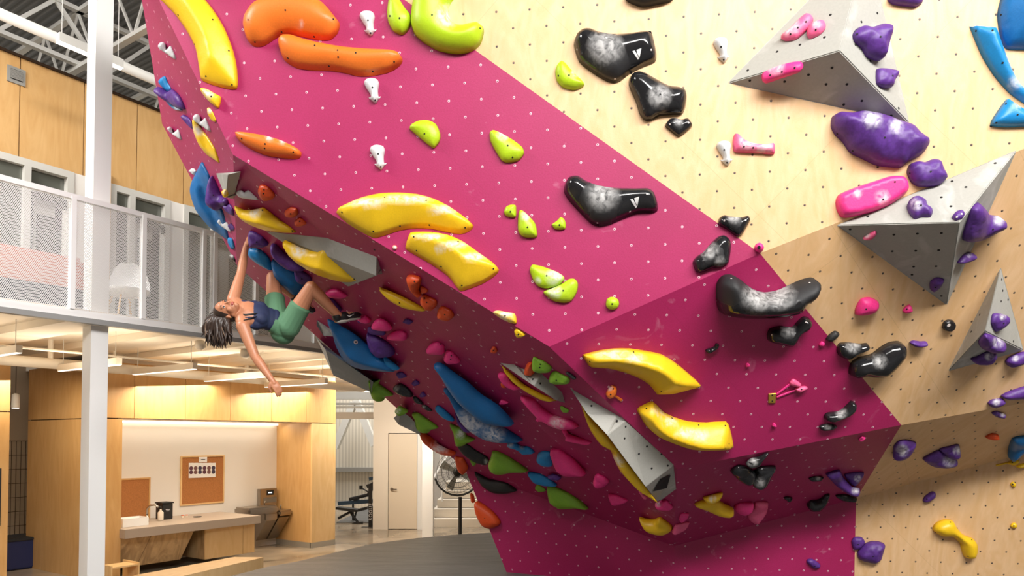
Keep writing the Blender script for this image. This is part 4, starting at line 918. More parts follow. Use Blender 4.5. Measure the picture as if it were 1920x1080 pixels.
# ------------------------------------------------ roof steel
def joist(s0, t0, s1, t1, z0, z1, n, label, r=.03, grp='white open web roof joists'):
    rt = empty('roof_joist', W((s0+s1)/2, (t0+t1)/2, z1), label, 'roof joist', grp)
    A0, A1 = W(s0, t0, z0), W(s1, t1, z0); B0, B1 = W(s0, t0, z1), W(s1, t1, z1)
    bm = bmesh.new(); bar(bm, A0, A1, .09, .06); obj('bottom_chord', bm, 'steel_white', rt)
    bm = bmesh.new(); bar(bm, B0, B1, .09, .06); obj('top_chord', bm, 'steel_white', rt)
    bm = bmesh.new()
    for i in range(n):
        a = A0.lerp(A1, i/n); b = B0.lerp(B1, (i+.5)/n); c = A0.lerp(A1, (i+1)/n); bar(bm, a, b, r); bar(bm, b, c, r)
    obj('web', bm, 'steel_white', rt)
jl = ['white open web roof joist nearest the camera, crossing the top left corner', 'white open web roof joist second from the top left corner', 'white open web roof joist seen past the tall white column',
      'white open web roof joist over the upper wood wall', 'white open web roof joist farthest into the hall']
for i in range(5):
    joist(-1.5+i*1.9, 9.5, -1.5+i*1.9, -3.0, 7.45, 8.3, 12, jl[i])
joist(-3, 3.7, 14, 3.7, 7.5, 8.3, 12, 'deep white roof truss running above the top of the wood wall', .05, 'long roof trusses')
joist(-3, 1.0, 14, 1.0, 7.7, 8.3, 14, 'white roof truss running along above the balcony rail', .05, 'long roof trusses')
def pipe(name, label, s0, t0, s1, t1, z, r, m='steel_white', cat='pipe', grp=None):
    bm = bmesh.new(); tube(bm, [W(s0, t0, z), W(s1, t1, z)], r, 16); o = obj(name, bm, m, None, W((s0+s1)/2, (t0+t1)/2, z), smooth=True)
    return tag(o, label, cat, grp)
pipe('roof_duct', 'thick white duct running under the roof, past the ceiling strip light', -3, 2.1, 14, 2.1, st(0, 26, 2.1)[1], .065, cat='duct')
for i in range(4):
    pipe('conduit', ['lowest', 'second lowest', 'second highest', 'highest'][i]+' of four parallel thin white conduits under the roof deck', -3, .1+i*.09, 14, .1+i*.09, 7.35, .018, cat='conduit', grp='conduit bundle under the roof')
# strip light hanging from the roof
def strip(name, label, a, b, h, w_, m_body, strength, grp, wires=True, zt=8.3):
    c = (a+b)/2; rt = empty(name, c, label, 'strip light', grp)
    bm = bmesh.new(); bar(bm, a, b, w_, h); obj('housing', bm, m_body, rt)
    dz = V((0, 0, -h/2-.004)); bm = bmesh.new(); bar(bm, a+dz, b+dz, w_*.8, .006); obj('diffuser', bm, mat('glow_%g' % strength, (1, .95, .86, 1), .5, emit=strength), rt)
    if wires:
        for k in (.06, .94):
            p = a.lerp(b, k); bm = bmesh.new(); tube(bm, [p, V((p.x, p.y, zt))], .004, 6); obj('wire', bm, 'steel_white', rt)
def proj(s_or_px): pass
s0, z0 = st(108, 78, 1.2); s1, z1 = st(228, 132, 1.2)
strip('ceiling_strip_light', 'lit white strip light hung from the roof behind the tall white column', W(s0, 1.2, z0+.05), W(s1, 1.2, z0+.05), .1, .09, 'steel_white', 9, None)
# ------------------------------------------------ upper wood clad wall with office windows
T2 = 2.77
s_a = st(0, 92, T2)[0]-1.5; z_top = st(150, 92+.4*150, T2)[1]; z_win = st(150, 330, T2)[1]; z_win = st(0, 284, T2)[1]
s_end = 12
zs = EZ+1.13+.14                                # walking level of the balcony
up = empty('wall_upper', W(2, T2, z_win)); struct(up)
sx = [s_a]+[st(u, 250, T2)[0] for u in (36, 157, 257, 345, 410)]+[s_end]
for i in range(len(sx)-1):
    bx('wood_panel', 'wood_panel', (sx[i]+.006, T2, z_win), (sx[i+1]-.006, T2+.05, z_top), up)
bx('backing', 'gap', (s_a, T2+.03, z_win+.01), (s_end, T2+.2, z_top-.01), up)
bx('cap', 'gap', (s_a, T2-.03, z_top), (s_end, T2+.22, z_top+.03), up)
# the row of doors and glazing under it
def lower_wall():
    g = empty('wall_office', W(2, T2+.1, zs)); struct(g)
    fr = [st(u, 330, T2)[0] for u in (-60, 43, 52, 133, 172)]
    mat('office_glass', srgb(96, 98, 90), .12, spec=.8)
    def bay(s0_, sm_, s1_, n):
        w_ = struct(empty('window_%d' % n, W(s0_, T2, zs)))
        bx('window_frame', 'frame_grey', (s0_, T2-.02, z_win-.09), (s1_, T2+.12, z_win), w_)
        for s in (s0_, sm_, s1_-.08): bx('window_frame', 'frame_grey', (s, T2-.02, zs), (s+.08, T2+.12, z_win-.09), w_)
        bx('glass', 'office_glass', (s0_+.08, T2+.05, zs+.1), (sm_, T2+.06, z_win-.09), w_)
        d_ = struct(empty('door_%d' % n, W(sm_, T2, zs)))
        z2 = z_win-.5
        bx('transom_glass', 'office_glass', (sm_+.08, T2+.08, z2+.08), (s1_-.08, T2+.09, z_win-.09), d_)
        bx('door_leaf', 'frame_grey', (sm_+.25, T2+.3, zs), (s1_-.09, T2+.34, z2+.12), d_)
        bx('door_window', 'office_glass', (sm_+.5, T2+.28, zs+.3), (s1_-.32, T2+.29, z2-.08), d_)
        bx('hinge', 'room_dark', (s1_-.13, T2-.03, zs+1.75), (s1_-.09, T2, zs+1.87), d_)
    a = st(-60, 300, T2)[0]; b = st(45, 300, T2)[0]; c = st(138, 320, T2)[0]
    bay(a, b, c, 1)
    a2 = st(207, 350, T2)[0]; b2 = st(243, 350, T2)[0]; c2 = st(318, 380, T2)[0]; bay(a2, b2, c2, 2)
    a3 = st(344, 395, T2)[0]; b3 = st(398, 400, T2)[0]; bay(a3, b3, b3+1.6, 3)
    bx('white_panel', 'wall_white', (c, T2, zs), (a2, T2+.1, z_win), g)
    bx('white_panel', 'wall_white', (c2, T2, zs), (a3, T2+.1, z_win), g)
    bx('white_panel', 'wall_white', (b3+1.6, T2, zs), (s_end, T2+.1, z_win), g)
    bx('room_back', 'room_dark', (s_a, T2+2.2, zs), (s_end, T2+2.3, z_win+.1), g)
    # timber post by the column
    bx('timber_post', 'wood_light', (a2-.1, T2-.06, zs), (a2-.02, T2, z_win+.12), g)
lower_wall()
# air grille on the wood
sg, zg = st(13, 121, T2); sg2 = st(47, 135, T2)[0]; zg2 = st(13, 147, T2)[1]
vr = empty('wall_vent', W((sg+sg2)/2, T2, (zg+zg2)/2), 'small grey louvred air vent on the upper wood wall', 'vent')
bx('vent_frame', mat('vent_grey', srgb(150, 148, 142), .4), (sg, T2-.02, zg2-.03), (sg2, T2, zg), vr)
bx('louvre_opening', mat('vent_dark', srgb(35, 36, 38), .7), (sg+.035, T2-.025, zg2+.01), (sg2-.035, T2-.018, zg-.035), vr)
bm = bmesh.new()
for k in range(7):
    z = zg2+.02+k*(zg-zg2-.06)/7; box(bm, (sg+.035, T2-.034, z), (sg2-.035, T2-.024, z+.012), AX)
obj('louvres', bm, 'vent_grey', vr)
# ------------------------------------------------ balcony: slab, beams, perforated railing
SE = 9.5
sl = struct(empty('floor_balcony', W(2, 1, 3.2)))
z_sb = EZ+1.13
bx('slab', 'cream', (s_a-2, .02, z_sb+.08), (SE, T2+3, zs), sl)
bx('edge_channel', mat('edge_grey', srgb(150, 150, 148), .5), (s_a-2, -.03, z_sb), (SE, .05, z_sb+.05), sl)
bx('fascia', 'white_paint', (s_a-2, -.02, z_sb+.05), (SE, .01, z_sb+.10), sl)
for i in range(12):
    s = -2.6+i*1.05; bx('slab_beam', 'cream', (s, .05, z_sb+.0), (s+.42, 6.5, z_sb+.079), sl)
m = bpy.data.materials.new('perforated_sheet'); m.use_nodes = True; t = NT(m)
uv = t.n('ShaderNodeUVMap'); sp_ = t.n('ShaderNodeSeparateXYZ'); t.l(uv.outputs[0], sp_.inputs[0])
pu = .0165
a = t.math('DIVIDE', sp_.outputs[0], pu); b = t.math('DIVIDE', sp_.outputs[1], pu*1.732)
def cell(x, y):
    fx = t.math('SUBTRACT', t.math('FRACT', x), .5); fy = t.math('MULTIPLY', t.math('SUBTRACT', t.math('FRACT', y), .5), 1.732)
    return t.math('SQRT', t.math('ADD', t.math('MULTIPLY', fx, fx), t.math('MULTIPLY', fy, fy)))
dd = t.math('MINIMUM', cell(a, b), cell(t.math('ADD', a, .5), t.math('ADD', b, .5)))
t.b.inputs['Base Color'].default_value = srgb(238, 238, 236); t.b.inputs['Roughness'].default_value = .4
tr = t.n('ShaderNodeBsdfTransparent'); mx = t.n('ShaderNodeMixShader'); t.l(t.math('LESS_THAN', dd, .33), mx.inputs[0])
outn = [n for n in t.t.nodes if n.type == 'OUTPUT_MATERIAL'][0]
t.l(t.b.outputs[0], mx.inputs[1]); t.l(tr.outputs[0], mx.inputs[2]); t.l(mx.outputs[0], outn.inputs[0]); MATS['perforated'] = m
zr = st(0, 333, 0)[1]
rail = empty('balcony_railing', W(2, 0, zs), 'white balcony railing of perforated metal sheet with slim posts and top rail', 'railing')
posts = [s_a-1]+[st(u, 500, 0)[0] for u in (-140, 135, 268, 381, 402, 480, 590)]+[SE]
bm = bmesh.new(); bar(bm, W(s_a-1, 0, zr), W(SE, 0, zr), .05, .05); obj('top_rail', bm, 'white_paint', rail)
for s in posts: bx('post', 'white_paint', (s-.022, -.03, zs-.02), (s+.022, .03, zr), rail)
for i in range(len(posts)-1):
    bm = bmesh.new(); q = [W(posts[i]+.02, .0, z_sb+.08), W(posts[i+1]-.02, .0, z_sb+.08), W(posts[i+1]-.02, .0, zr-.02), W(posts[i]+.02, .0, zr-.02)]
    poly(bm, q); me = bpy.data.meshes.new('perforated_panel'); bm.to_mesh(me); bm.free()
    uvl = me.uv_layers.new(name='UVMap')
    for lp in me.loops:
        p = me.vertices[lp.vertex_index].co-OR; uvl.data[lp.index].uv = (p.dot(D1), p.z)
    me.transform(Matrix.Translation(-rail.location)); link('perforated_panel', me, 'perforated', rail)
bm = bmesh.new(); bar(bm, W(s_a-1, 0, z_sb+.09), W(SE, 0, z_sb+.09), .035, .05); obj('bottom_rail', bm, 'white_paint', rail)
# seats half hidden behind the perforated sheet
mat('chair_white', srgb(238, 238, 238), .4); mat('rose_cloth', srgb(196, 130, 112), .8); mat('dark_cloth', srgb(58, 60, 66), .8)
def lounge(s, t_, label, w_, m1, m2):
    g = empty('lounge_seat', W(s, t_, zs), label, 'seat')
    bx('seat', m1, (s-w_/2, t_-.3, zs+.12), (s+w_/2, t_+.35, zs+.45), g, .04)
    bx('backrest', m2, (s-w_/2, t_+.3, zs+.4), (s+w_/2, t_+.5, zs+.95), g, .05)
    for a_ in (-1, 1): bx('leg', 'dark_cloth', (s+a_*(w_/2-.08)-.02, t_-.25, zs+.01), (s+a_*(w_/2-.08)+.02, t_-.21, zs+.12), g)
lounge(st(45, 500, 1.6)[0], 1.6, 'rose coloured sofa behind the perforated railing at the left edge', 1.6, 'dark_cloth', 'rose_cloth')
def chair(s, t_, label):
    g = empty('shell_chair', W(s, t_, zs), label, 'chair')
    bm = bmesh.new(); bmesh.ops.create_uvsphere(bm, u_segments=20, v_segments=12, radius=.27)
    for v_ in bm.verts: v_.co.z *= .35 if v_.co.z < 0 else 1.3
    bmesh.ops.delete(bm, geom=[v_ for v_ in bm.verts if v_.co.z > .02 and v_.co.y < .02], context='VERTS')
    bmesh.ops.translate(bm, verts=bm.verts, vec=W(s, t_, zs+.5)); obj('seat_shell', bm, 'chair_white', g, smooth=True)
    for a_, b_ in ((-1, -1), (1, -1), (-1, 1), (1, 1)):
        bm = bmesh.new(); tube(bm, [W(s+a_*.1, t_+b_*.1, zs+.43), W(s+a_*.2, t_+b_*.2, zs+.01)], .012, 8); obj('leg', bm, 'wood_light', g)
chair(st(235, 540, 1.2)[0], 1.2, 'white shell chair behind the railing, between the second and third rail posts')
chair(st(160, 500, 1.9)[0], 1.9, 'white shell chair behind the railing, left beside the tall column')
# ------------------------------------------------ tall white steel column in front of the wood block
sc, _ = st(178, 700, .18)
cx, cy = W(sc, .18, 0).x, W(sc, .18, 0).y
col_ = empty('steel_column', (cx, cy, 0), 'tall white square steel column passing the balcony railing up to the roof', 'column')
hw = .085
bx('shaft', 'white_paint', (sc-hw, .18-hw, .0), (sc+hw, .18+hw, 8.35), col_)
bx('base_plate', 'white_paint', (sc-hw-.06, .18-hw-.06, 0), (sc+hw+.06, .18+hw+.06, .03), col_)
# ------------------------------------------------ ground level: wood clad niche
T3 = 2.94
s_c = st(195, 800, T3)[0]; sn0 = st(228, 900, T3)[0]; sn1 = st(585, 900, T3)[0]; s_r = st(629, 900, T3)[0]
z_n = st(228, 785, T3)[1]; z_n2 = st(527, 792, T3)[1]; z_bt = st(300, 700, T3)[1]
ZB = z_sb+.0
nb = struct(empty('wall_niche', W(s_c, T3, 0)))
dep = 1.0
bx('pillar_panel', 'wood_panel', (s_c, T3, 0), (sn0, T3+.04, z_n-.004), nb)
seams = [s_c]+[st(u, 740, T3)[0] for u in (252, 348, 432, 509, 575)]+[s_r]
for i in range(len(seams)-1): bx('band_panel', 'wood_panel', (seams[i]+.003, T3, z_n+.01), (seams[i+1]-.003, T3+.04, ZB-.05), nb)
bx('pillar_panel', 'wood_light', (sn1, T3, .1), (s_r, T3+.04, z_n-.004), nb)
bx('skirting', mat('skirt_metal', srgb(170, 165, 155), .35, .3), (sn1, T3-.004, 0), (s_r, T3+.02, .1), nb)
bx('reveal', 'wood_panel', (sn1-.002, T3+.04, .1), (sn1+.04, T3+dep, z_n), nb)
bx('skirting', 'skirt_metal', (sn1-.004, T3+.04, 0), (sn1+.04, T3+dep, .1), nb)
bx('reveal', 'wood_panel', (sn0-.04, T3+.04, 0), (sn0, T3+dep, z_n), nb)
bx('niche_back', 'wall_white', (sn0-.05, T3+dep, 0), (sn1+.05, T3+dep+.05, z_n+.05), nb)
bx('niche_soffit', 'cream', (sn0-.05, T3+.05, z_n), (sn1+.05, T3+dep, z_n+.04), nb)
bx('block_core', 'gap', (s_c+.05, T3+.041, z_n+.05), (s_r-.03, T3+dep-.01, ZB-.06), nb)
bx('block_core', 'wood_panel', (s_r-.06, T3+.02, 0), (s_r, T3+3, ZB-.05), nb)
bx('side_panel', 'wood_panel', (s_c-.04, T3, 0), (s_c, st(0, 0, 0)[0]*0+T3+2.25, z_n-.004), nb)
bx('side_panel', 'wood_panel', (s_c-.04, T3, z_n+.01), (s_c, T3+2.25, ZB-.05), nb)
bx('side_backing', 'gap', (s_c-.02, T3+.02, 0), (sn0-.05, T3+2.2, ZB-.08), nb)
bx('bulkhead', 'cream', (s_c-.04, T3+.02, ZB-.05), (s_r, T3+.2, z_sb+.085), nb)
# light concealed at the top of the niche
a0 = W((sn0+sn1)/2, T3+dep-.22, z_n-.03)
l = bpy.data.lights.new('niche_light', 'AREA'); l.shape = 'RECTANGLE'; l.size = sn1-sn0-.2; l.size_y = .08; l.energy = 9; l.color = (1, .86, .68)
lo = bpy.data.objects.new('niche_light', l); COL.objects.link(lo); lo.location = a0; lo.rotation_euler = (math.radians(-18), 0, math.atan2(D1.y, D1.x))
cv = bx('cove_lamp', mat('cove_glow', (1, .86, .66, 1), .5, emit=2.5), (sn0+.05, T3+dep-.1, z_n-.035), (sn1-.05, T3+dep-.03, z_n-.005)); tag(cv, 'warm glowing cove lamp along the top of the white niche', 'lamp')
# counter
zc = EZ-st(228, 990, T3-.1)[1]; zc = st(485, 967, T3-.15)[1]
cs1 = st(489, 970, T3-.15)[0]
ct = empty('counter', W(sn0, T3, 0), 'long wall counter with grey slab top, slanted worn panels and pale birch doors', 'counter')
bx('countertop', mat('stone_taupe', srgb(172, 158, 144), .45), (sn0-.02, T3-.15, zc-.13), (cs1, T3+dep-.01, zc), ct, .004)
c1 = st(384, 1000, T3-.02)[0]; c2 = st(455, 1000, T3-.02)[0]
zb_ = st(430, 1042, T3-.02)[1]
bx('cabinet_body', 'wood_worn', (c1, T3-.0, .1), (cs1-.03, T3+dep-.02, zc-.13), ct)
bx('cabinet_door', 'wood_light', (c1, T3-.03, .1), (c2-.004, T3, zc-.135), ct)
bx('cabinet_door', 'wood_light', (c2+.004, T3-.03, .1), (cs1-.03, T3, zc-.135), ct)
mid = st(285, 1040, T3)[0]
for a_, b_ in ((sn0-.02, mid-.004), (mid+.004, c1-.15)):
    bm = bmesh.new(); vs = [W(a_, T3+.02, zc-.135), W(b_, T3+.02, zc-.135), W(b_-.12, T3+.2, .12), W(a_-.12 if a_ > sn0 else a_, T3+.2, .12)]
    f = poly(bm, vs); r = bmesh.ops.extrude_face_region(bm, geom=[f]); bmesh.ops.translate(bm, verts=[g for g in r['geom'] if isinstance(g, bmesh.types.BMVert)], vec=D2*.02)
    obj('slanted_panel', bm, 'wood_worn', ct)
bx('wall_rail', 'vent_grey', (sn0, T3+dep-.02, 0), (c1, T3+dep-.0, .1), ct)
# things on the counter
ZC = zc+.0015
def on_counter(u, tt): return st(u, 980, tt)[0]
q = on_counter(246, T3+.25)
bo = empty('storage_box', W(q, T3+.25, ZC), 'open white cardboard box on the counter, left of the tap', 'box')
for a_, b_ in (((q-.19, T3+.12, ZC), (q+.19, T3+.13, ZC+.12)), ((q-.19, T3+.37, ZC), (q+.19, T3+.38, ZC+.12)), ((q-.19, T3+.13, ZC), (q-.18, T3+.37, ZC+.12)), ((q+.18, T3+.13, ZC), (q+.19, T3+.37, ZC+.12))):
    bx('box_side', 'white_paint', a_, b_, bo)
bx('box_bottom', 'white_paint', (q-.18, T3+.13, ZC), (q+.18, T3+.37, ZC+.008), bo)
q = on_counter(282, T3+.45)
fa = empty('faucet', W(q, T3+.55, ZC), 'curved chrome tap standing on the counter', 'faucet'); mat('chrome', srgb(190, 188, 184), .15, 1)
bm = bmesh.new(); lathe(bm, [(.03, 0), (.025, .02), (.02, .1)], W(q, T3+.55, ZC), 16); obj('base', bm, 'chrome', fa, smooth=True)
bm = bmesh.new(); tube(bm, [W(q, T3+.55, ZC+.08)+V((0, 0, 0)), W(q, T3+.55, ZC+.2), W(q+.02, T3+.5, ZC+.25), W(q+.05, T3+.42, ZC+.26), W(q+.07, T3+.36, ZC+.23)], .014, 10); obj('spout', bm, 'chrome', fa, smooth=True)
q = on_counter(301, T3+.5)
sb = empty('soap_bottle', W(q, T3+.5, ZC), 'white soap bottle with black pump in front of the black box', 'bottle')
bm = bmesh.new(); lathe(bm, [(.04, 0), (.042, .02), (.042, .13), (.015, .16), (.013, .18)], W(q, T3+.5, ZC), 16); obj('bottle_body', bm, 'cream', sb, smooth=True)
bm = bmesh.new(); tube(bm, [W(q, T3+.5, ZC+.18), W(q, T3+.5, ZC+.215), W(q-.04, T3+.5, ZC+.215)], .01, 8); obj('pump', bm, 'matteblack', sb)
q = on_counter(313, T3+.62)
kb = empty('dispenser_box', W(q, T3+.7, ZC), 'black box with tiny white print beside the soap bottle', 'dispenser')
bx('box_body', 'matteblack', (q-.085, T3+.6, ZC), (q+.085, T3+.8, ZC+.25), kb, .006)
bx('lid', 'matteblack', (q-.095, T3+.59, ZC+.25), (q+.095, T3+.81, ZC+.27), kb)
bm = bmesh.new()
for k in range(2): box(bm, (q-.035+k*.01, T3+.598, ZC+.15-k*.02), (q+.035-k*.01, T3+.5995, ZC+.158-k*.02), AX)
obj('print', bm, 'logo_white', kb)
for k, (u, m_, lb) in enumerate(((342, 'redorange', 'left tiny red-capped jar on the counter'), (350, 'redorange', 'right tiny red-capped jar on the counter'))):
    q = on_counter(u, T3+.6); jr = empty('jar', W(q, T3+.6, ZC), lb, 'jar')
    bm = bmesh.new(); lathe(bm, [(.02, 0), (.022, .02), (.02, .035)], W(q, T3+.6, ZC), 12); obj('jar_body', bm, 'cream', jr)
    bm = bmesh.new(); lathe(bm, [(.021, .035), (.021, .045)], W(q, T3+.6, ZC), 12); obj('cap', bm, m_, jr)
q = on_counter(370, T3+.5); bm = bmesh.new(); lathe(bm, [(.06, 0), (.065, .01), (.03, .012)], W(q, T3+.5, ZC), 20)
tag(obj('sink_stopper', bm, 'matteblack', None, W(q, T3+.5, ZC)), 'small flat black disc lying on the counter', 'disc')
# cork boards
mat('cork', srgb(186, 122, 66), .8, noise_amt=.25, nscale=60)
def cork(u0, v0, u1, v1, label, tt):
    a_, z1_ = st(u0, v0, tt); b_, z0_ = st(u1, v1, tt)
    g = empty('cork_board', W((a_+b_)/2, tt, z0_), label, 'notice board')
    bx('cork_sheet', 'cork', (a_+.02, tt-.015, z0_+.02), (b_-.02, tt-.004, z1_-.02), g)
    for (p, q_) in (((a_, tt-.022, z0_), (b_, tt-.003, z0_+.025)), ((a_, tt-.022, z1_-.025), (b_, tt-.003, z1_)), ((a_, tt-.022, z0_+.025), (a_+.025, tt-.003, z1_-.025)), ((b_-.025, tt-.022, z0_+.025), (b_, tt-.003, z1_-.025))):
        bx('board_frame', 'wood_light' if label.startswith('framed') else 'wood_panel', p, q_, g)
    return a_, b_, z0_, z1_
TB = T3+dep
cork(338, 855, 419, 942, 'framed cork notice board with a strip of photo cards, centre of the white niche', TB)
cork(170, 900, 280, 978, 'plain cork board leaning low at the left of the white niche', TB)
def card(u0, v0, u1, v1, label, seed=0, name='photo_card', faces=True):
    a_, z1_ = st(u0, v0, TB-.02); b_, z0_ = st(u1, v1, TB-.02)
    g = empty(name, W((a_+b_)/2, TB-.019, z0_), label, 'card', 'photo cards on the cork board' if faces else None)
    bx('paper', 'logo_white', (a_, TB-.024, z0_), (b_, TB-.019, z1_), g)
    rnd = random.Random(seed)
    if faces:
        for k in range(2):
            zc_ = z0_+(z1_-z0_)*(.38+.27*k); bm = bmesh.new()
            lathe(bm, [((b_-a_)*.42, 0), ((b_-a_)*.42, .002)], W((a_+b_)/2, TB-.0245, zc_), 12, -D2)
            obj('portrait', bm, mat('portrait_%d' % (seed % 3), (srgb(92, 52, 70), srgb(120, 84, 84), srgb(66, 60, 84))[seed % 3], .6), g)
    else:
        bx('print_line', 'dark_cloth', (a_+(b_-a_)*.25, TB-.0255, (z0_+z1_)/2-.004), (b_-(b_-a_)*.25, TB-.0242, (z0_+z1_)/2+.006), g)
names_ = ['leftmost', 'second', 'third', 'fourth', 'fifth', 'rightmost']
for k in range(6):
    u = 354+k*8.35; card(u, 868, u+8.1, 896-k*.3, '%s of the six tall photo cards pinned on the cork board' % names_[k], k)
card(373, 857, 388, 866.5, 'small white notice above the photo cards on the cork board', 9, 'notice', False)
# drinking fountain with bottle filler
mat('steel', srgb(168, 158, 146), .28, .9)
fs = st(500, 960, TB)[0]; ft = TB
def fz(v, u=505): return st(u, v, TB-.3)[1]
df = empty('drinking_fountain', W(fs, TB, fz(965)), 'stainless steel two level drinking fountain with bottle filler beside the counter', 'drinking fountain')
zF = zc+.04
a_ = st(485, 930, TB-.05)[0]; b_ = st(516, 930, TB-.05)[0]; z1_ = st(500, 916, TB-.05)[1]
bx('filler_tower', 'steel', (a_, TB-.1, zF), (b_, TB-.005, z1_), df, .005)
bx('filler_recess', mat('recess_grey', srgb(120, 116, 110), .4), (a_+.07, TB-.105, zF+.05), (b_-.01, TB-.099, z1_-.16), df)
bx('display', 'vent_dark', (a_+.14, TB-.108, z1_-.12), (b_-.08, TB-.099, z1_-.03), df)
bx('display_light', mat('display_glow', (.6, .8, 1, 1), .4, emit=2), (a_+.17, TB-.11, z1_-.085), (b_-.12, TB-.107, z1_-.065), df)
c_ = st(457, 960, TB-.35)[0]; d_ = st(514, 960, TB-.35)[0]; e_ = st(540, 965, TB-.35)[0]
bx('upper_basin', 'steel', (c_, TB-.5, zF-.1), (d_, TB-.06, zF+.02), df, .03)
bx('upper_housing', 'steel', (d_-.28, TB-.46, zF-.24), (d_, TB-.06, zF-.1), df, .02)
bx('lower_basin', 'steel', (d_+.005, TB-.5, zF-.17), (e_, TB-.06, zF-.07), df, .03)
bm = bmesh.new()
for (x0, x1) in ((d_-.22, d_+.0), (d_+.03, e_-.05)):
    q = [W(x0, TB-.45, zF-.2), W(x1, TB-.45, zF-.2), W(x1, TB-.05, zF-.2), W(x0, TB-.05, zF-.2), W(x0, TB-.12, zF-.62), W(x1, TB-.12, zF-.62), W(x1, TB-.05, zF-.62), W(x0, TB-.05, zF-.62)]
    vs = [bm.verts.new(p) for p in q]
    for f in ((0, 1, 2, 3), (4, 5, 6, 7), (0, 1, 5, 4), (1, 2, 6, 5), (2, 3, 7, 6), (3, 0, 4, 7)): bm.faces.new([vs[i] for i in f])
obj('shroud', bm, 'steel', df)
bm = bmesh.new(); tube(bm, [W(e_-.05, TB-.2, zF-.07), W(e_-.05, TB-.2, zF-.02), W(e_-.08, TB-.25, zF)], .012, 8); obj('bubbler', bm, 'chrome', df, smooth=True)
bm = bmesh.new(); tube(bm, [W(d_-.1, TB-.2, zF+.02), W(d_-.1, TB-.2, zF+.07), W(d_-.12, TB-.25, zF+.09)], .012, 8); obj('bubbler', bm, 'chrome', df, smooth=True)
# low timber bench along the mat edge
g = empty('timber_curb', fl(400, 1070, .3), 'low pale timber bench edge running along the dark mat', 'bench')
A = [fl(250, 1079, .46), fl(330, 1083, .46), fl(494, 1045, .46), fl(440, 1044, .46)]
bm = bmesh.new(); tp = [bm.verts.new(p) for p in A]; bt = [bm.verts.new(V((p.x, p.y, .0))) for p in A]
bm.faces.new(tp)
for i in range(4): j = (i+1) % 4; bm.faces.new((tp[i], bt[i], bt[j], tp[j]))
obj('bench_body', bm, 'wood_light', g)
# small step stool
q = W(st(236, 1065, T3-.5)[0], T3-.5, 0)
sts = empty('step_stool', q, 'small birch step stool with a hand slot, at the foot of the white column', 'stool')
s_, t_ = (q-OR).dot(D1), (q-OR).dot(D2); zt = st(236, 1053, T3-.5)[1]
bx('side_board', 'wood_light', (s_+.06, t_-.2, 0), (s_+.08, t_+.2, zt), sts)
bx('side_board', 'wood_light', (s_-.3, t_-.2, 0), (s_-.28, t_+.2, zt), sts)
bx('step', 'wood_light', (s_-.28, t_-.2, zt-.04), (s_+.06, t_+.1, zt-.02), sts)
bx('step', 'wood_light', (s_-.28, t_-.2, zt-.26), (s_+.06, t_+.2, zt-.24), sts)
bx('hand_slot', 'cream', (s_+.08, t_-.05, zt-.15), (s_+.083, t_-.02, zt-.05), sts)
# ------------------------------------------------ left: wood pillar, corridor, wire mesh, navy bin
s_l = st(18, 800, T3)[0]
lw = struct(empty('wall_corridor', W(s_l, T3, 0)))
z_l = st(5, 772, T3)[1]
bx('wood_pillar', 'wood_panel', (s_l-2, T3, z_l+.01), (s_l, T3+.05, ZB-.05), lw); bx('wood_pillar', 'wood_panel', (s_l-2, T3, 0), (s_l, T3+.05, z_l-.004), lw)
bx('pillar_core', 'gap', (s_l-2, T3+.03, 0), (s_l-.02, T3+.3, ZB-.06), lw)
bx('tv_edge', 'vent_dark', (s_l-1.5, T3-.05, st(2, 985, T3)[1]), (st(2.5, 900, T3-.05)[0], T3-.005, st(2, 878, T3)[1]), lw)
bx('corridor_end', mat('tan_wall', srgb(188, 166, 140), .6), (s_l-3, T3+3.2, 0), (s_c+3, T3+3.3, ZB+.1), lw)
bx('corridor_beam', 'cream', (s_l-3, T3+3.0, ZB-.38), (s_c, T3+3.2, ZB-.28), lw)
gm = empty('wire_mesh_panel', W(s_l, T3+3.1, 1), 'fine black wire grid hung on the tan wall at the far left', 'wire grid')
bm = bmesh.new(); tt = T3+3.12
sa_, zt_ = st(16, 827, tt); sb_, zb2 = st(72, 1008, tt)
n_ = 14
for i in range(n_+1): x = sa_-.3+(sb_-sa_+.5)*i/n_; bar(bm, W(x, tt, zb2), W(x, tt, zt_), .006)
for i in range(8): z = zb2+(zt_-zb2)*i/7; bar(bm, W(sa_-.3, tt, z), W(sb_+.2, tt, z), .008)
obj('wires', bm, 'gap', gm)
sb2 = st(38, 1040, T3+2.0)[0]; zt2 = st(38, 1012, T3+2.0)[1]
nv = empty('laundry_bin', W(sb2, T3+2.2, 0), 'navy blue bin with black liner rim in the corridor at the far left', 'bin')
mat('navy', srgb(30, 40, 84), .5)
bx('bin_body', 'navy', (sb2-.5, T3+2.0, .01), (sb2+.38, T3+2.6, zt2), nv, .02)
bx('liner_rim', 'vent_dark', (sb2-.52, T3+1.98, zt2-.02), (sb2+.4, T3+2.62, zt2+.02), nv, .01)
tp_ = T3+1.8; sp2, zp = st(29, 765, tp_)
pl = empty('pendant_lamp', W(sp2, tp_, zp), 'small white cylinder pendant lamp glowing in the corridor at the far left', 'pendant lamp')
bm = bmesh.new(); lathe(bm, [(.05, 0), (.055, .02), (.05, .2), (.015, .22)], W(sp2, tp_, zp), 16); obj('lamp_shade', bm, 'white_paint', pl, smooth=True)
bm = bmesh.new(); lathe(bm, [(.045, -.005), (.045, .002)], W(sp2, tp_, zp), 16); obj('bulb', bm, mat('bulb_glow', (1, .9, .75, 1), .5, emit=8), pl)
bm = bmesh.new(); tube(bm, [W(sp2, tp_, zp+.22), W(sp2, tp_, ZB+.1)], .004, 6); obj('cord', bm, 'vent_dark', pl)
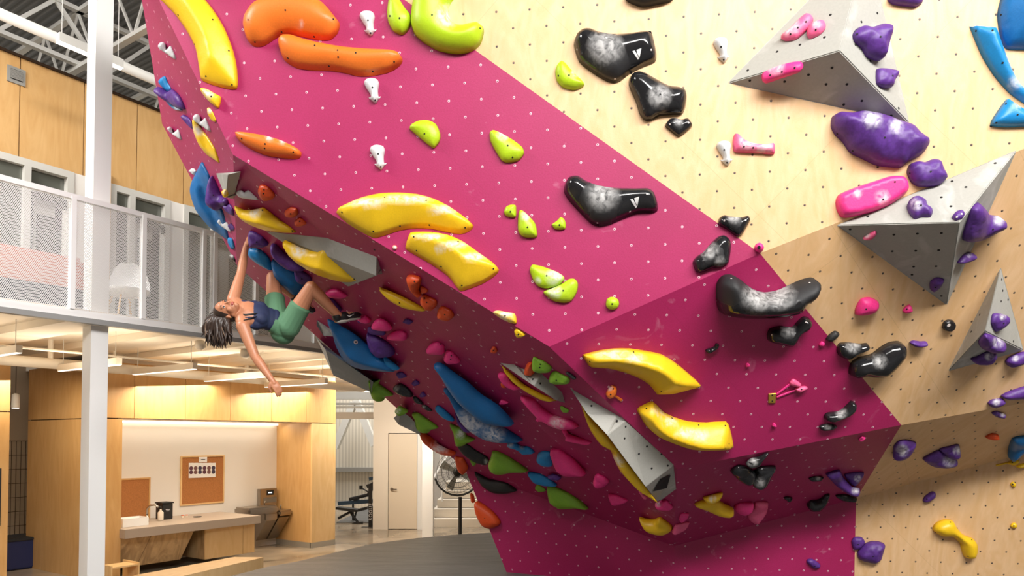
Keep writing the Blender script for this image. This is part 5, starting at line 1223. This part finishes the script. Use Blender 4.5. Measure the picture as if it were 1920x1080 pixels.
# ------------------------------------------------ under the balcony: pipe and strip lights
pp_ = tag(pipe('ceiling_pipe', 'thick cream pipe running under the balcony ceiling above the wood niche', s_a-2, 2.2, 9, 2.2, EZ+st(0, 674, 2.2)[1]-EZ, .065, 'cream'), None, None)
pipe('ceiling_pipe', 'thin cream pipe running under the balcony just above the strip lights', s_a-2, 1.5, 9, 1.5, st(0, 648, 1.5)[1], .014, 'cream')
for k, u in enumerate((95, 214, 463, 600)):
    s_ = st(u, 650, 2.2)[0]; bm = bmesh.new(); tube(bm, [W(s_, 2.2, pp_.location.z+.05), W(s_, 2.2, z_sb+.15)], .012 if k % 2 else .03, 10)
    tag(obj('pipe_hanger', bm, 'cream', None, W(s_, 2.2, z_sb+.15)), ['stub pipe rising from the thick cream pipe, left of the column', 'thin hanger rod of the cream pipe right by the column', 'stub pipe above the climber\'s hanging arm', 'thin hanger rod near the hanging hand'][k], 'pipe hanger')
lt = [((36, 654), 'leftmost white strip light under the balcony, cut by the photo edge'), ((224, 677), 'white strip light under the balcony crossing behind the tall column'), ((366, 686), 'white strip light under the balcony right of the column'),
      ((500, 701), 'white strip light under the balcony passing behind the hanging forearm'), ((612, 714), 'white strip light under the balcony right of the hanging hand')]
for (u, v), lb in lt:
    s_, z_ = st(u, v, .75)
    strip('hanging_strip_light', lb, W(s_, .75, z_+.0), W(s_, 2.15, z_+.0), .075, .06, 'cream', 1.1, None, True, z_sb+.15)
for (u, v), lb in (((375, 648), 'small white security camera under the balcony behind the climber\'s hair'), ((460, 664), 'small white box lamp under the balcony right of the camera')):
    s_, z_ = st(u, v, .5); bx_ = bmesh.new(); lathe(bx_, [(.02, .12), (.06, .1), (.065, .03), (.03, 0)], W(s_, .5, z_-.05), 14)
    tag(obj('ceiling_fixture', bx_, 'cream', None, W(s_, .5, z_), smooth=True), lb, 'fixture')
# ------------------------------------------------ centre back: gym room, door wall, stairs, fan
bm = bmesh.new(); 
YD = 2.0*F/(992-822)
def X(u, Y): return (u-960)/F*Y
def Z(v, Y): return EZ+(822-v)/F*Y
def bw(name, m, a, b, parent=None, bev=0):
    bm = bmesh.new(); box(bm, a, b, None, bev); return obj(name, bm, m, parent)
dw = struct(empty('wall_door', (X(745, YD), YD, 0)))
x0, x1 = X(700, YD), X(784, YD)
xd0, xd1 = X(728, YD), X(783, YD)
bw('door_surround', 'cream', (x0, YD, 0), (xd0, YD+.15, 4.4), dw); bw('door_surround', 'cream', (xd0, YD, Z(812, YD)), (x1+.3, YD+.15, 4.4), dw)
dr = struct(empty('door_4', (xd0, YD, 0)))
bw('door_leaf', mat('door_cream', srgb(226, 212, 190), .5), (xd0+.012, YD+.02, .01), (xd1-.012, YD+.07, Z(813, YD)), dr)
bw('door_gap', 'gap', (xd0, YD+.08, 0), (xd1, YD+.1, Z(812, YD)), dr)
kx, kz = X(735, YD), Z(917, YD)
bm = bmesh.new(); lathe(bm, [(.035, 0), (.035, .01)], (kx, YD+.02, kz), 14, V((0, -1, 0))); tube(bm, [(kx, YD, kz), (kx, YD-.04, kz), (kx+.12, YD-.05, kz)], .012, 8); obj('door_handle', bm, 'steel', dr)
bw('door_surround', 'white_paint', (xd1, YD-.02, 0), (x1+.12, YD+.12, 4.4), dw)
# far hall behind
YF = 23
bm = bmesh.new(); box(bm, (-10, YF, 0), (6, YF+.2, 8.4)); o = struct(obj('wall_far', bm, None)); 
m = bpy.data.materials.new('corrugated_wall'); m.use_nodes = True; t = NT(m)
tc = t.n('ShaderNodeTexCoord'); wv = t.n('ShaderNodeTexWave', i_Scale=3.0); t.l(tc.outputs['Object'], wv.inputs['Vector'])
t.l(t.mix(wv.outputs[1], srgb(190, 182, 166), srgb(216, 208, 192)), t.b.inputs['Base Color']); t.b.inputs['Roughness'].default_value = .6; MATS['corrugated'] = m
o.data.materials.append(m)
bw_ = bw('trim_1', 'vent_grey', (-10, YF-.25, Z(884, YF)), (6, YF, Z(876, YF))); struct(bw_)
for a_, b_, lb in (((628, 840), (664, 755), 'left diagonal grey roof brace seen beyond the wood pillar'), ((668, 750), (702, 835), 'right diagonal grey roof brace seen beyond the wood pillar')):
    A_ = P(a_[0], a_[1], YF-1); B_ = P(b_[0], b_[1], YF-1); bm = bmesh.new(); bar(bm, A_, B_, .28, .2); tag(obj('roof_brace', bm, 'frame_grey', None, (A_+B_)/2), lb, 'brace')
# ceiling bits over the passage
for k, (v, m_, th) in enumerate(((725, 'cream', .25), (741, 'steel_white', .22), (757, 'steel_white', .05), (763, 'steel_white', .05), (779, 'cream', .16))):
    Y_ = YF-3-k*.7; z_ = Z(v, Y_)
    o = bw('ceiling_beam', m_, (X(610, Y_), Y_, z_-th/2), (X(760, Y_), Y_+.2, z_+th/2)); tag(o, ['topmost broad cream beam over the passage beyond the wood pillar', 'second white beam over the passage', 'upper thin white pipe over the passage', 'lower thin white pipe over the passage', 'lowest cream beam over the passage, above the braces'][k], 'beam')
# rubber floor of the gym room
bw('gym_floor', 'padding', (X(632, 17), 17, .001), (X(720, 17), YF, .012)); tag(bpy.data.objects['gym_floor'], 'dark rubber floor of the weights room seen through the passage', 'floor covering')
# white posts right of the door
YP = 2.0*F/(1008-822)
pc = bw('white_post', 'white_paint', (X(792, YP), YP, 0), (X(812, YP), YP+.25, 4.3)); tag(pc, 'thick white post between the cream door and the stairs', 'post')
bw('wall_stairwell', 'wall_white', (X(785, 19.5), 19.5, 0), (X(1050, 19.5), 19.7, 5)); struct(bpy.data.objects['wall_stairwell'])
# stairs
stt = empty('staircase', (X(850, 16.5), 16.5, 0), 'cream stairs rising away behind the black fan', 'staircase')
for k, (v0, v1, u0) in enumerate(((993, 980, 812), (979, 964, 812), (963, 949, 820), (948, 932, 828), (931, 917, 836))):
    Y_ = 16.2+k*.32; rise = .19
    bw('step', 'cream', (X(u0, Y_), Y_, k*rise+(0.0)), (X(1000, Y_), Y_+1.6-k*.1, (k+1)*rise-.012), stt)
hr = bmesh.new(); tube(hr, [P(808, 905, 15.8), P(850, 838, 16.6)], .035, 8); tube(hr, [P(826, 840, 16.2), P(829, 940, 16.2)], .02, 8); o = obj('stair_handrail', hr, 'white_paint', None, P(829, 880, 16.2)); tag(o, 'white sloping handrail of the stairs behind the white post', 'handrail')
# fan
YFN = 13.6
fx = X(863, YFN); fzc = Z(890, YFN)
fan = empty('pedestal_fan', (fx, YFN, 0), 'black pedestal fan with round wire cage at the far mat edge', 'fan')
bm = bmesh.new(); lathe(bm, [(.3, 0), (.3, .02), (.05, .06), (.05, .1)], (fx, YFN, 0), 24); obj('base', bm, mat('fan_grey', srgb(110, 110, 108), .5), fan)
bm = bmesh.new(); tube(bm, [(fx, YFN, .05), (fx, YFN, fzc-.42)], .035, 10); obj('pole', bm, 'matteblack', fan)
bm = bmesh.new(); pts = [(fx-.05+.44*math.sin(a), YFN-.02, fzc+.05-.44*math.cos(a)) for a in [(-1.3+i*.26) for i in range(11)]]; tube(bm, pts, .02, 8); obj('yoke', bm, 'matteblack', fan)
hc = V((fx-.05, YFN, fzc+.05)); axf = V((.35, -1, 0)).normalized(); uf = V((0, 0, 1)); vf = uf.cross(axf)
bm = bmesh.new()
for r_ in (.1, .2, .3, .4):
    for dz in (-.07, .07):
        if r_ < .35 or dz < 0: tube(bm, [hc+axf*(dz*(1-r_))+(uf*math.cos(a)+vf*math.sin(a))*r_ for a in [i*2*math.pi/24 for i in range(25)]], .004, 5, False)
for i in range(36):
    a = i*2*math.pi/36; d = uf*math.cos(a)+vf*math.sin(a)
    for sgn in (-1, 1): tube(bm, [hc+axf*.09*sgn+d*.05, hc+axf*.08*sgn+d*.25, hc+d*.4], .0018, 4, False)
obj('cage', bm, 'matteblack', fan)
bm = bmesh.new(); lathe(bm, [(.07, -.1), (.09, 0), (.05, .06)], hc, 16, axf); obj('motor', bm, 'matteblack', fan, smooth=True)
for i in range(4):
    a = i*math.pi/2+.4; d = uf*math.cos(a)+vf*math.sin(a); e = axf.cross(d)
    bm = bmesh.new(); f = poly(bm, [hc+d*.06-e*.03, hc+d*.34-e*.1+axf*.03, hc+d*.36+e*.06-axf*.02, hc+d*.06+e*.03]); r = bmesh.ops.extrude_face_region(bm, geom=[f]); bmesh.ops.translate(bm, verts=[g_ for g_ in r['geom'] if isinstance(g_, bmesh.types.BMVert)], vec=axf*.006)
    obj('blade', bm, mat('blade_grey', srgb(190, 196, 194), .3), fan)
# gym kit
YG = 16.9
bn = empty('weight_bench', P(650, 975, YG)*1, 'black adjustable weight bench on the rubber floor beyond the pillar', 'weight bench'); bn.location.z = .012
def gp(u, v, Y=YG): return P(u, v, Y)
def tb(name, pts, r, m='matteblack', parent=bn, seg=8):
    bm = bmesh.new(); tube(bm, pts, r, seg); return obj(name, bm, m, parent)
def slab(name, a, b, w_, h_, parent, m='matteblack'):
    bm = bmesh.new(); bar(bm, a, b, w_, h_); return obj(name, bm, m, parent)
slab('bench_pad', gp(632, 952), gp(672, 957), .28, .06, bn); slab('bench_pad', gp(674, 956), gp(690, 952), .26, .06, bn)
tb('frame', [gp(634, 972), gp(660, 958)], .03); tb('leg', [gp(656, 959), gp(672, 981)], .03); tb('leg', [gp(668, 959), gp(664, 976)], .02); tb('foot', [gp(663, 981, YG), gp(681, 980, YG)], .025)
YR = 17.4
rw = empty('rowing_machine', (X(655, YR), YR, .012), 'blue and black rowing machine behind the weight bench', 'rowing machine')
slab('rail', gp(634, 944, YR), gp(700, 939, YR), .1, .09, rw, mat('steel_blue', srgb(52, 76, 98), .4)); tb('frame', [gp(655, 936, YR), gp(690, 928, YR)], .04, parent=rw)
tb('flywheel_arm', [gp(690, 930, YR), gp(702, 905, YR)], .05, parent=rw); tb('leg', [gp(662, 945, YR), V((gp(662, 962, YR).x, YR, .02))], .025, parent=rw)
slab('seat', gp(664, 936, YR), gp(672, 935, YR), .2, .06, rw); slab('monitor', gp(674, 914, YR), gp(680, 914, YR), .05, .09, rw)
tb('handle_bar', [gp(678, 915, YR), gp(690, 922, YR)], .015, parent=rw)
YK = 16.2
rk = empty('squat_rack', (X(694, YK), YK, .012), 'black upright rack post with white lettering and a blue pad at the door wall', 'rack')
slab('upright', gp(694.5, 988, YK), gp(694.5, 908, YK), .075, .075, rk); slab('foot_bar', gp(678, 990, YK), gp(706, 990, YK), .07, .06, rk)
slab('upright', gp(704, 985, YK+.3), gp(703, 910, YK+.3), .07, .07, rk)
slab('crossbar', gp(688, 912, YK), gp(706, 906, YK), .08, .08, rk); slab('pad', gp(692.5, 898, YK), gp(703, 896, YK), .1, .07, rk, 'steel_blue')
for k in range(3):
    bm = bmesh.new(); lathe(bm, [(.11, 0), (.11, .04)], gp(701, 955+k*13, YK-.05), 18, V((1, -.2, 0))); obj('weight_plate', bm, 'matteblack', rk)
tc_ = bpy.data.curves.new('lettering_curve', 'FONT'); tc_.body = 'ROGUE'; tc_.size = .105; tc_.extrude = .001; tc_.space_character = 1.15
to = bpy.data.objects.new('lettering_curve', tc_); COL.objects.link(to); bpy.context.view_layer.update()
me = bpy.data.meshes.new_from_object(to.evaluated_get(bpy.context.evaluated_depsgraph_get())); bpy.data.objects.remove(to)
tl = bpy.data.objects.new('lettering', me); COL.objects.link(tl); tl.parent = rk; me.materials.append(MATS['logo_white'])
pl_ = gp(697.5, 976, YK-.045); tl.location = pl_-rk.location; tl.rotation_euler = (math.pi/2, -math.pi/2, 0)
# ================================================================ THE CLIMBER
mat('skin', srgb(196, 132, 98), .42, noise_amt=.06, nscale=40)
mat('navy_top', srgb(36, 46, 82), .7, noise_amt=.1, nscale=200); mat('green_cloth', srgb(92, 138, 104), .75, noise_amt=.08, nscale=200)
mat('hair_brown', srgb(62, 46, 38), .38, noise_amt=.5, nscale=60); mat('hair_light', srgb(120, 94, 74), .4)
mat('lip', srgb(170, 84, 76), .4); mat('eye_white', srgb(232, 226, 220), .25); mat('iris', srgb(38, 24, 18), .15); mat('brow', srgb(44, 30, 24), .6)
mat('shoe_black', srgb(26, 26, 28), .5); mat('shoe_sole', srgb(196, 192, 184), .5); mat('gold_stud', (.8, .6, .25, 1), .25, 1)
def sph(bm, c, r, M=None, seg=16):
    q = bmesh.ops.create_uvsphere(bm, u_segments=seg, v_segments=seg//2+2, radius=1)['verts']
    for v_ in q:
        p = v_.co.copy(); p = V((p.x*r[0], p.y*r[1], p.z*r[2])) if isinstance(r, (tuple, list)) else p*r
        if M is not None: p = M @ p
        v_.co = p+V(c)
def cap(bm, a, b, ra, rb, n=6):
    a, b = V(a), V(b)
    tube(bm, [a.lerp(b, i/n) for i in range(n+1)], [ra+(rb-ra)*i/n for i in range(n+1)], 16)
    sph(bm, a, ra*.999); sph(bm, b, rb*.999)
def chain(bm, pts, rs):
    for i in range(len(pts)-1): cap(bm, pts[i], pts[i+1], rs[i], rs[i+1], 3)
def remesh(o, vox, it=6, fac=.5):
    m_ = o.modifiers.new('remesh', 'REMESH'); m_.mode = 'VOXEL'; m_.voxel_size = vox; m_.use_smooth_shade = True
    s_ = o.modifiers.new('smooth', 'SMOOTH'); s_.iterations = it; s_.factor = fac
# joints
J = dict(shL=P(437, 563, 6.14), elL=P(452, 512, 6.26), wrL=P(461, 463, 6.36), shR=P(455, 611, 6.04), elR=P(478, 668, 6.02), wrR=P(510, 713, 6.0),
         neck=P(452, 587, 6.12), head=P(427, 581, 6.07), chest=P(470, 589, 6.17), ribs=P(484, 592, 6.2), waist=P(503, 598, 6.27), pel=P(528, 610, 6.34),
         hipL=P(519, 597, 6.40), hipR=P(541, 613, 6.30), knL=P(511, 520, 6.58), anL=P(556, 559, 6.70), toeL=P(584, 577, 6.74),
         knR=P(583, 539, 6.22), anR=P(635, 593, 6.42), toeR=P(670, 588, 6.52))
along = (J['pel']-J['chest']).normalized()                  # towards the hips
across = (J['shL']-J['shR']); across = (across-along*across.dot(along)).normalized()   # towards the raised arm
front = across.cross(along).normalized()
if front.y > 0: front = -front
TM = Matrix((along, across, front)).transposed()            # local x along, y across, z front
person = empty('person', J['pel'], 'climber in navy tank top and green shorts hanging sideways from a purple hold', 'person')
bm = bmesh.new()
# trunk
sph(bm, J['chest']-along*.0, (.13, .135, .088), TM, 20); sph(bm, J['ribs'], (.13, .125, .085), TM, 20); sph(bm, J['waist'], (.12, .108, .078), TM, 20)
sph(bm, J['pel'], (.11, .128, .095), TM, 20); sph(bm, J['pel']-front*.045+along*.03-across*.05, (.1, .09, .08), TM, 18)
for s_ in (1, -1): sph(bm, J['chest']+along*.06+across*.062*s_+front*.052, (.055, .055, .042), TM, 14)
for a_, b_ in (('shL', 'chest'), ('shR', 'chest'), ('shL', 'neck'), ('shR', 'neck')): cap(bm, J[a_], J[b_], .05, .062)
cap(bm, J['neck'], J['head'].lerp(J['neck'], .45), .052, .047)
# arms
chain(bm, [J['shL'], J['shL'].lerp(J['elL'], .45), J['elL'], J['elL'].lerp(J['wrL'], .3), J['wrL']], [.053, .047, .038, .040, .025])
chain(bm, [J['shR'], J['shR'].lerp(J['elR'], .45), J['elR'], J['elR'].lerp(J['wrR'], .3), J['wrR']], [.056, .048, .038, .040, .025])
# legs
chain(bm, [J['hipL'], J['hipL'].lerp(J['knL'], .5), J['knL'], J['knL'].lerp(J['anL'], .35), J['anL']], [.088, .076, .054, .054, .035])
chain(bm, [J['hipR'], J['hipR'].lerp(J['knR'], .5), J['knR'], J['knR'].lerp(J['anR'], .35), J['anR']], [.092, .080, .056, .056, .036])
cap(bm, J['anR'], J['toeR'].lerp(J['anR'], .3), .032, .028); cap(bm, J['anL'], J['toeL'], .03, .022)
sph(bm, J['anR']+V((-.02, .02, -.03)), .03)
# head: crown, facing and side directions
hu = (J['head']-J['neck']); hu = (V((-1, -.05, -.03))).normalized()
hf = V((.10, -.84, .53)); hf = (hf-hu*hf.dot(hu)).normalized(); hr_ = hu.cross(hf).normalized()
HM = Matrix((hr_, hf, hu)).transposed()
hc = J['head']
def hp(r_, f_, u_): return hc+hr_*r_+hf*f_+hu*u_
sph(bm, hp(0, -.01, .025), (.073, .092, .088), HM, 22)      # skull
sph(bm, hp(0, .018, -.035), (.058, .066, .07), HM, 20)      # face
sph(bm, hp(0, .052, -.088), (.026, .026, .022), HM, 14)     # chin
for s_ in (1, -1):
    sph(bm, hp(.036*s_, .045, -.035), (.024, .026, .026), HM, 12)   # cheeks
    cap(bm, hp(.052*s_, -.005, -.055), hp(.014*s_, .045, -.09), .018, .016, 2)
    sph(bm, hp(.074*s_, -.012, -.012), (.010, .018, .028), HM, 12)  # ears
cap(bm, hp(0, .076, .004), hp(0, .096, -.034), .007, .011, 3)       # nose
sph(bm, hp(.010, .086, -.038), .008); sph(bm, hp(-.010, .086, -.038), .008)
sph(bm, hp(0, .066, .025), (.05, .022, .02), HM, 14)        # brow ridge
# hands
def hand(wr, dirv, palm_n, curl, side, grip=1.0):
    d = dirv.normalized(); n_ = (palm_n-d*palm_n.dot(d)).normalized(); s_ = d.cross(n_)*side
    sph(bm, wr+d*.048, (.046, .038, .015), Matrix((d, s_, n_)).transposed(), 16); cap(bm, wr, wr+d*.03, .025, .022, 2)
    for k, (o_, L_) in enumerate(((.027, .068), (.009, .077), (-.009, .072), (-.026, .056))):
        p0 = wr+d*.078+s_*o_; ang = 0; pts = [wr+d*.05+s_*o_*.8, p0]; dd = d
        for j, fr in enumerate((.45, .32, .23)):
            ang += curl*(.75 if j == 0 else 1.0)*(1+.08*k); dd = (d*math.cos(ang)+n_*math.sin(ang)); pts.append(pts[-1]+dd*L_*fr)
        chain(bm, pts, [.010, .0092, .0088, .0082, .0074])
    b0 = wr+d*.022+s_*.024; b1 = b0+(d*.6+s_*.7+n_*.35).normalized()*.036; b2 = b1+(d*.85+s_*.1+n_*.5).normalized()*.028; b3 = b2+(d*.8-s_*.3+n_*.6).normalized()*.02
    chain(bm, [b0, b1, b2, b3], [.015, .0115, .010, .008])
gd = (P(466.5, 446, 6.34)-J['wrL']); hand(J['wrL'], gd, V((.75, .6, .1)), .8, 1)
hand(J['wrR'], P(521, 730, 6.0)-J['wrR'], V((-.25, .8, -.4)), .33, -1)
body = obj('body', bm, 'skin', person, recalc=False, smooth=True); remesh(body, .0045, 5, .5)
# clothes
bm = bmesh.new(); e = .009
sph(bm, J['ribs']-along*.0, (.115+e, .125+e, .085+e), TM, 22); sph(bm, J['waist'], (.11, .108+e, .078+e), TM, 22); sph(bm, J['waist']+along*.05, (.06, .112+e, .082+e), TM, 20)
for s_ in (1, -1): sph(bm, J['chest']+along*.065+across*.062*s_+front*.052, (.056+e, .056+e, .042+e), TM, 16)
cap(bm, J['chest']+across*.095+along*.03+front*.01, J['ribs']+across*.085, .05+e, .05)
cap(bm, J['chest']-across*.095+along*.05+front*.0, J['ribs']-across*.085, .047+e, .05)
cap(bm, J['shL']+along*.035-across*.03+front*.035, J['chest']+across*.08+along*.05+front*.06, .017, .03); 
cap(bm, J['shR']-along*.02+across*.045+front*.035, J['chest']-across*.07+along*.05+front*.06, .013, .02)
cap(bm, J['shR']-along*.035+across*.01-front*.01, J['chest']-across*.13+along*.02-front*.01, .016, .02)
o = obj('tank_top', bm, 'navy_top', person, recalc=False, smooth=True); o['label'] = 'navy ribbed tank top'; remesh(o, .006, 4)
bm = bmesh.new()
tube(bm, [J['neck']-across*.05+front*.02-along*.03, J['neck'].lerp(J['shR'], .5)+front*.062+along*.005, J['chest']-across*.06+front*.086+along*.03], .008, 8)
tube(bm, [J['shR']-along*.04-front*.02, J['shR']+front*.052+across*.015-along*.012, J['chest']-across*.085+front*.078+along*.03], .005, 8)
obj('strap', bm, 'shoe_black', person, smooth=True)
bm = bmesh.new()
sph(bm, J['pel'], (.105+e, .128+e, .095+e), TM, 22); sph(bm, J['pel']-front*.045+along*.03-across*.05, (.1+e, .09+e, .08+e), TM, 20); sph(bm, J['waist'].lerp(J['pel'], .45), (.08, .112+e, .082+e), TM, 20)
cap(bm, J['hipL'], J['hipL'].lerp(J['knL'], .42), .088+e, .079+e); cap(bm, J['hipR'], J['hipR'].lerp(J['knR'], .44), .092+e, .083+e)
for a_, b_, f_, r_ in (('hipL', 'knL', .42, .09), ('hipR', 'knR', .44, .094)):
    q = J[a_].lerp(J[b_], f_); d_ = (J[b_]-J[a_]).normalized(); tube(bm, [q-d_*.03, q+d_*.035], r_*.99, 24)
o = obj('shorts', bm, 'green_cloth', person, recalc=False, smooth=True); o['label'] = 'sage green fitted shorts'; remesh(o, .006, 3)
# shoes
def shoe(an, toe, up_):
    d = (toe-an).normalized(); u_ = (up_-d*up_.dot(d)).normalized(); s_ = d.cross(u_); M_ = Matrix((d, s_, u_)).transposed()
    c_ = an.lerp(toe, .5)-u_*.012
    g = bmesh.new(); sph(g, c_-d*.045, (.075, .040, .046), M_); sph(g, c_+d*.045, (.085, .042, .032), M_); sph(g, an-d*.018-u_*.0, (.042, .042, .05), M_)
    o1 = obj('shoe', g, 'shoe_black', person, recalc=False, smooth=True); o1['label'] = 'black climbing shoe'; remesh(o1, .005, 4)
    g = bmesh.new(); sph(g, c_-d*.06-u_*.034, (.065, .040, .020), M_); sph(g, c_+d*.03-u_*.03, (.095, .040, .014), M_)
    o2 = obj('sole', g, 'shoe_sole', o1, recalc=False, smooth=True); remesh(o2, .005, 3)
    g = bmesh.new(); n_ = (CAM-c_).normalized(); n_ = (n_-d*n_.dot(d)).normalized()
    tube(g, [c_-d*.03+n_*.045+u_*.012, c_-d*.01+n_*.046-u_*.004, c_+d*.04+n_*.043+u_*.012], [.002, .006, .001], 6); obj('shoe_mark', g, 'logo_white', o1)
    g = bmesh.new()
    for k in range(4): p_ = c_+d*(-.005+k*.018)+u_*(.036-k*.003); tube(g, [p_-s_*.02, p_+s_*.02+d*.006], .003, 6)
    obj('laces', g, 'shoe_sole', o1)
shoe(J['anR'], J['toeR'], V((-.25, -.35, .9))); shoe(J['anL'], J['toeL'], V((.3, -.5, .8)))
# face
for s_ in (1, -1):
    c_ = hp(.029*s_, .070, .002)
    g = bmesh.new(); sph(g, c_, (.0115, .009, .0058), HM, 14); ey = obj('eye', g, 'eye_white', person, smooth=True)
    g = bmesh.new(); sph(g, c_+hf*.0045+hr_*-.001, (.0072, .006, .0062), HM, 12); obj('iris', g, 'iris', ey, smooth=True)
    g = bmesh.new(); tube(g, [hp((.029+.014*k)*s_, .077-abs(k)*.006, .0075+.002*(1-k*k)) for k in (-1, -.5, 0, .5, 1)], .0022, 6); obj('eyelashes', g, 'brow', person)
    g = bmesh.new(); tube(g, [hp((.030+.018*k)*s_, .086-abs(k)*.008, .022+.004*(1-k*k)) for k in (-1, -.5, 0, .5, 1)], [.002, .0035, .0038, .0034, .0018], 8); obj('eyebrow', g, 'brow', person)
    g = bmesh.new(); sph(g, hp(.082*s_, -.008, -.036), .006); obj('earring', g, 'gold_stud', person, smooth=True)
g = bmesh.new(); tube(g, [hp(x, .084-abs(x)*.35, -.058) for x in (-.022, -.011, 0, .011, .022)], [.002, .0048, .0042, .0048, .002], 8); tube(g, [hp(x, .083-abs(x)*.35, -.0665) for x in (-.019, -.01, 0, .01, .019)], [.002, .0055, .006, .0055, .002], 8); obj('lips', g, 'lip', person, smooth=True)
# hair: a cap over the skull and long wavy locks falling straight down
g = bmesh.new(); sph(g, hp(0, -.026, .036), (.086, .094, .092), HM, 24); sph(g, hp(0, -.05, -.01), (.078, .07, .08), HM, 20)
rnd = random.Random(11)
def lock(g, r0):
    a = rnd.uniform(-1, 1); b = rnd.uniform(0, 1)
    st_ = hp(.075*a, -.035-.05*rnd.random(), .0+.09*b*(1-abs(a)*.4)+.02)
    u0 = 382+48*rnd.random()
    y1 = 657-abs(u0-408)*.5-rnd.random()*20; Yd = 6.0+rnd.random()*.26
    p1 = P(u0+rnd.uniform(-3, 3), 592+rnd.uniform(-6, 6), Yd); p2 = P(u0+rnd.uniform(-7, 5), 620, Yd+.02); p3 = P(u0+rnd.uniform(-4, 9), y1, Yd)
    pts = []
    for i in range(9):
        t_ = i/8; q = ((1-t_)**3)*st_+3*t_*(1-t_)**2*p1+3*t_*t_*(1-t_)*p2+t_**3*p3
        pts.append(q+V((.011*math.sin(t_*7+a*5), .01*math.cos(t_*6+b*4), 0)))
    tube(g, pts, [r0, r0*1.25, r0*1.35, r0*1.3, r0*1.2, r0, r0*.8, r0*.5, r0*.12], 7)
for _ in range(190): lock(g, .011+.007*rnd.random())
hair = obj('hair', g, 'hair_brown', person, smooth=True)
g = bmesh.new()
for _ in range(60): lock(g, .004)
obj('hair_highlights', g, 'hair_light', hair, smooth=True)
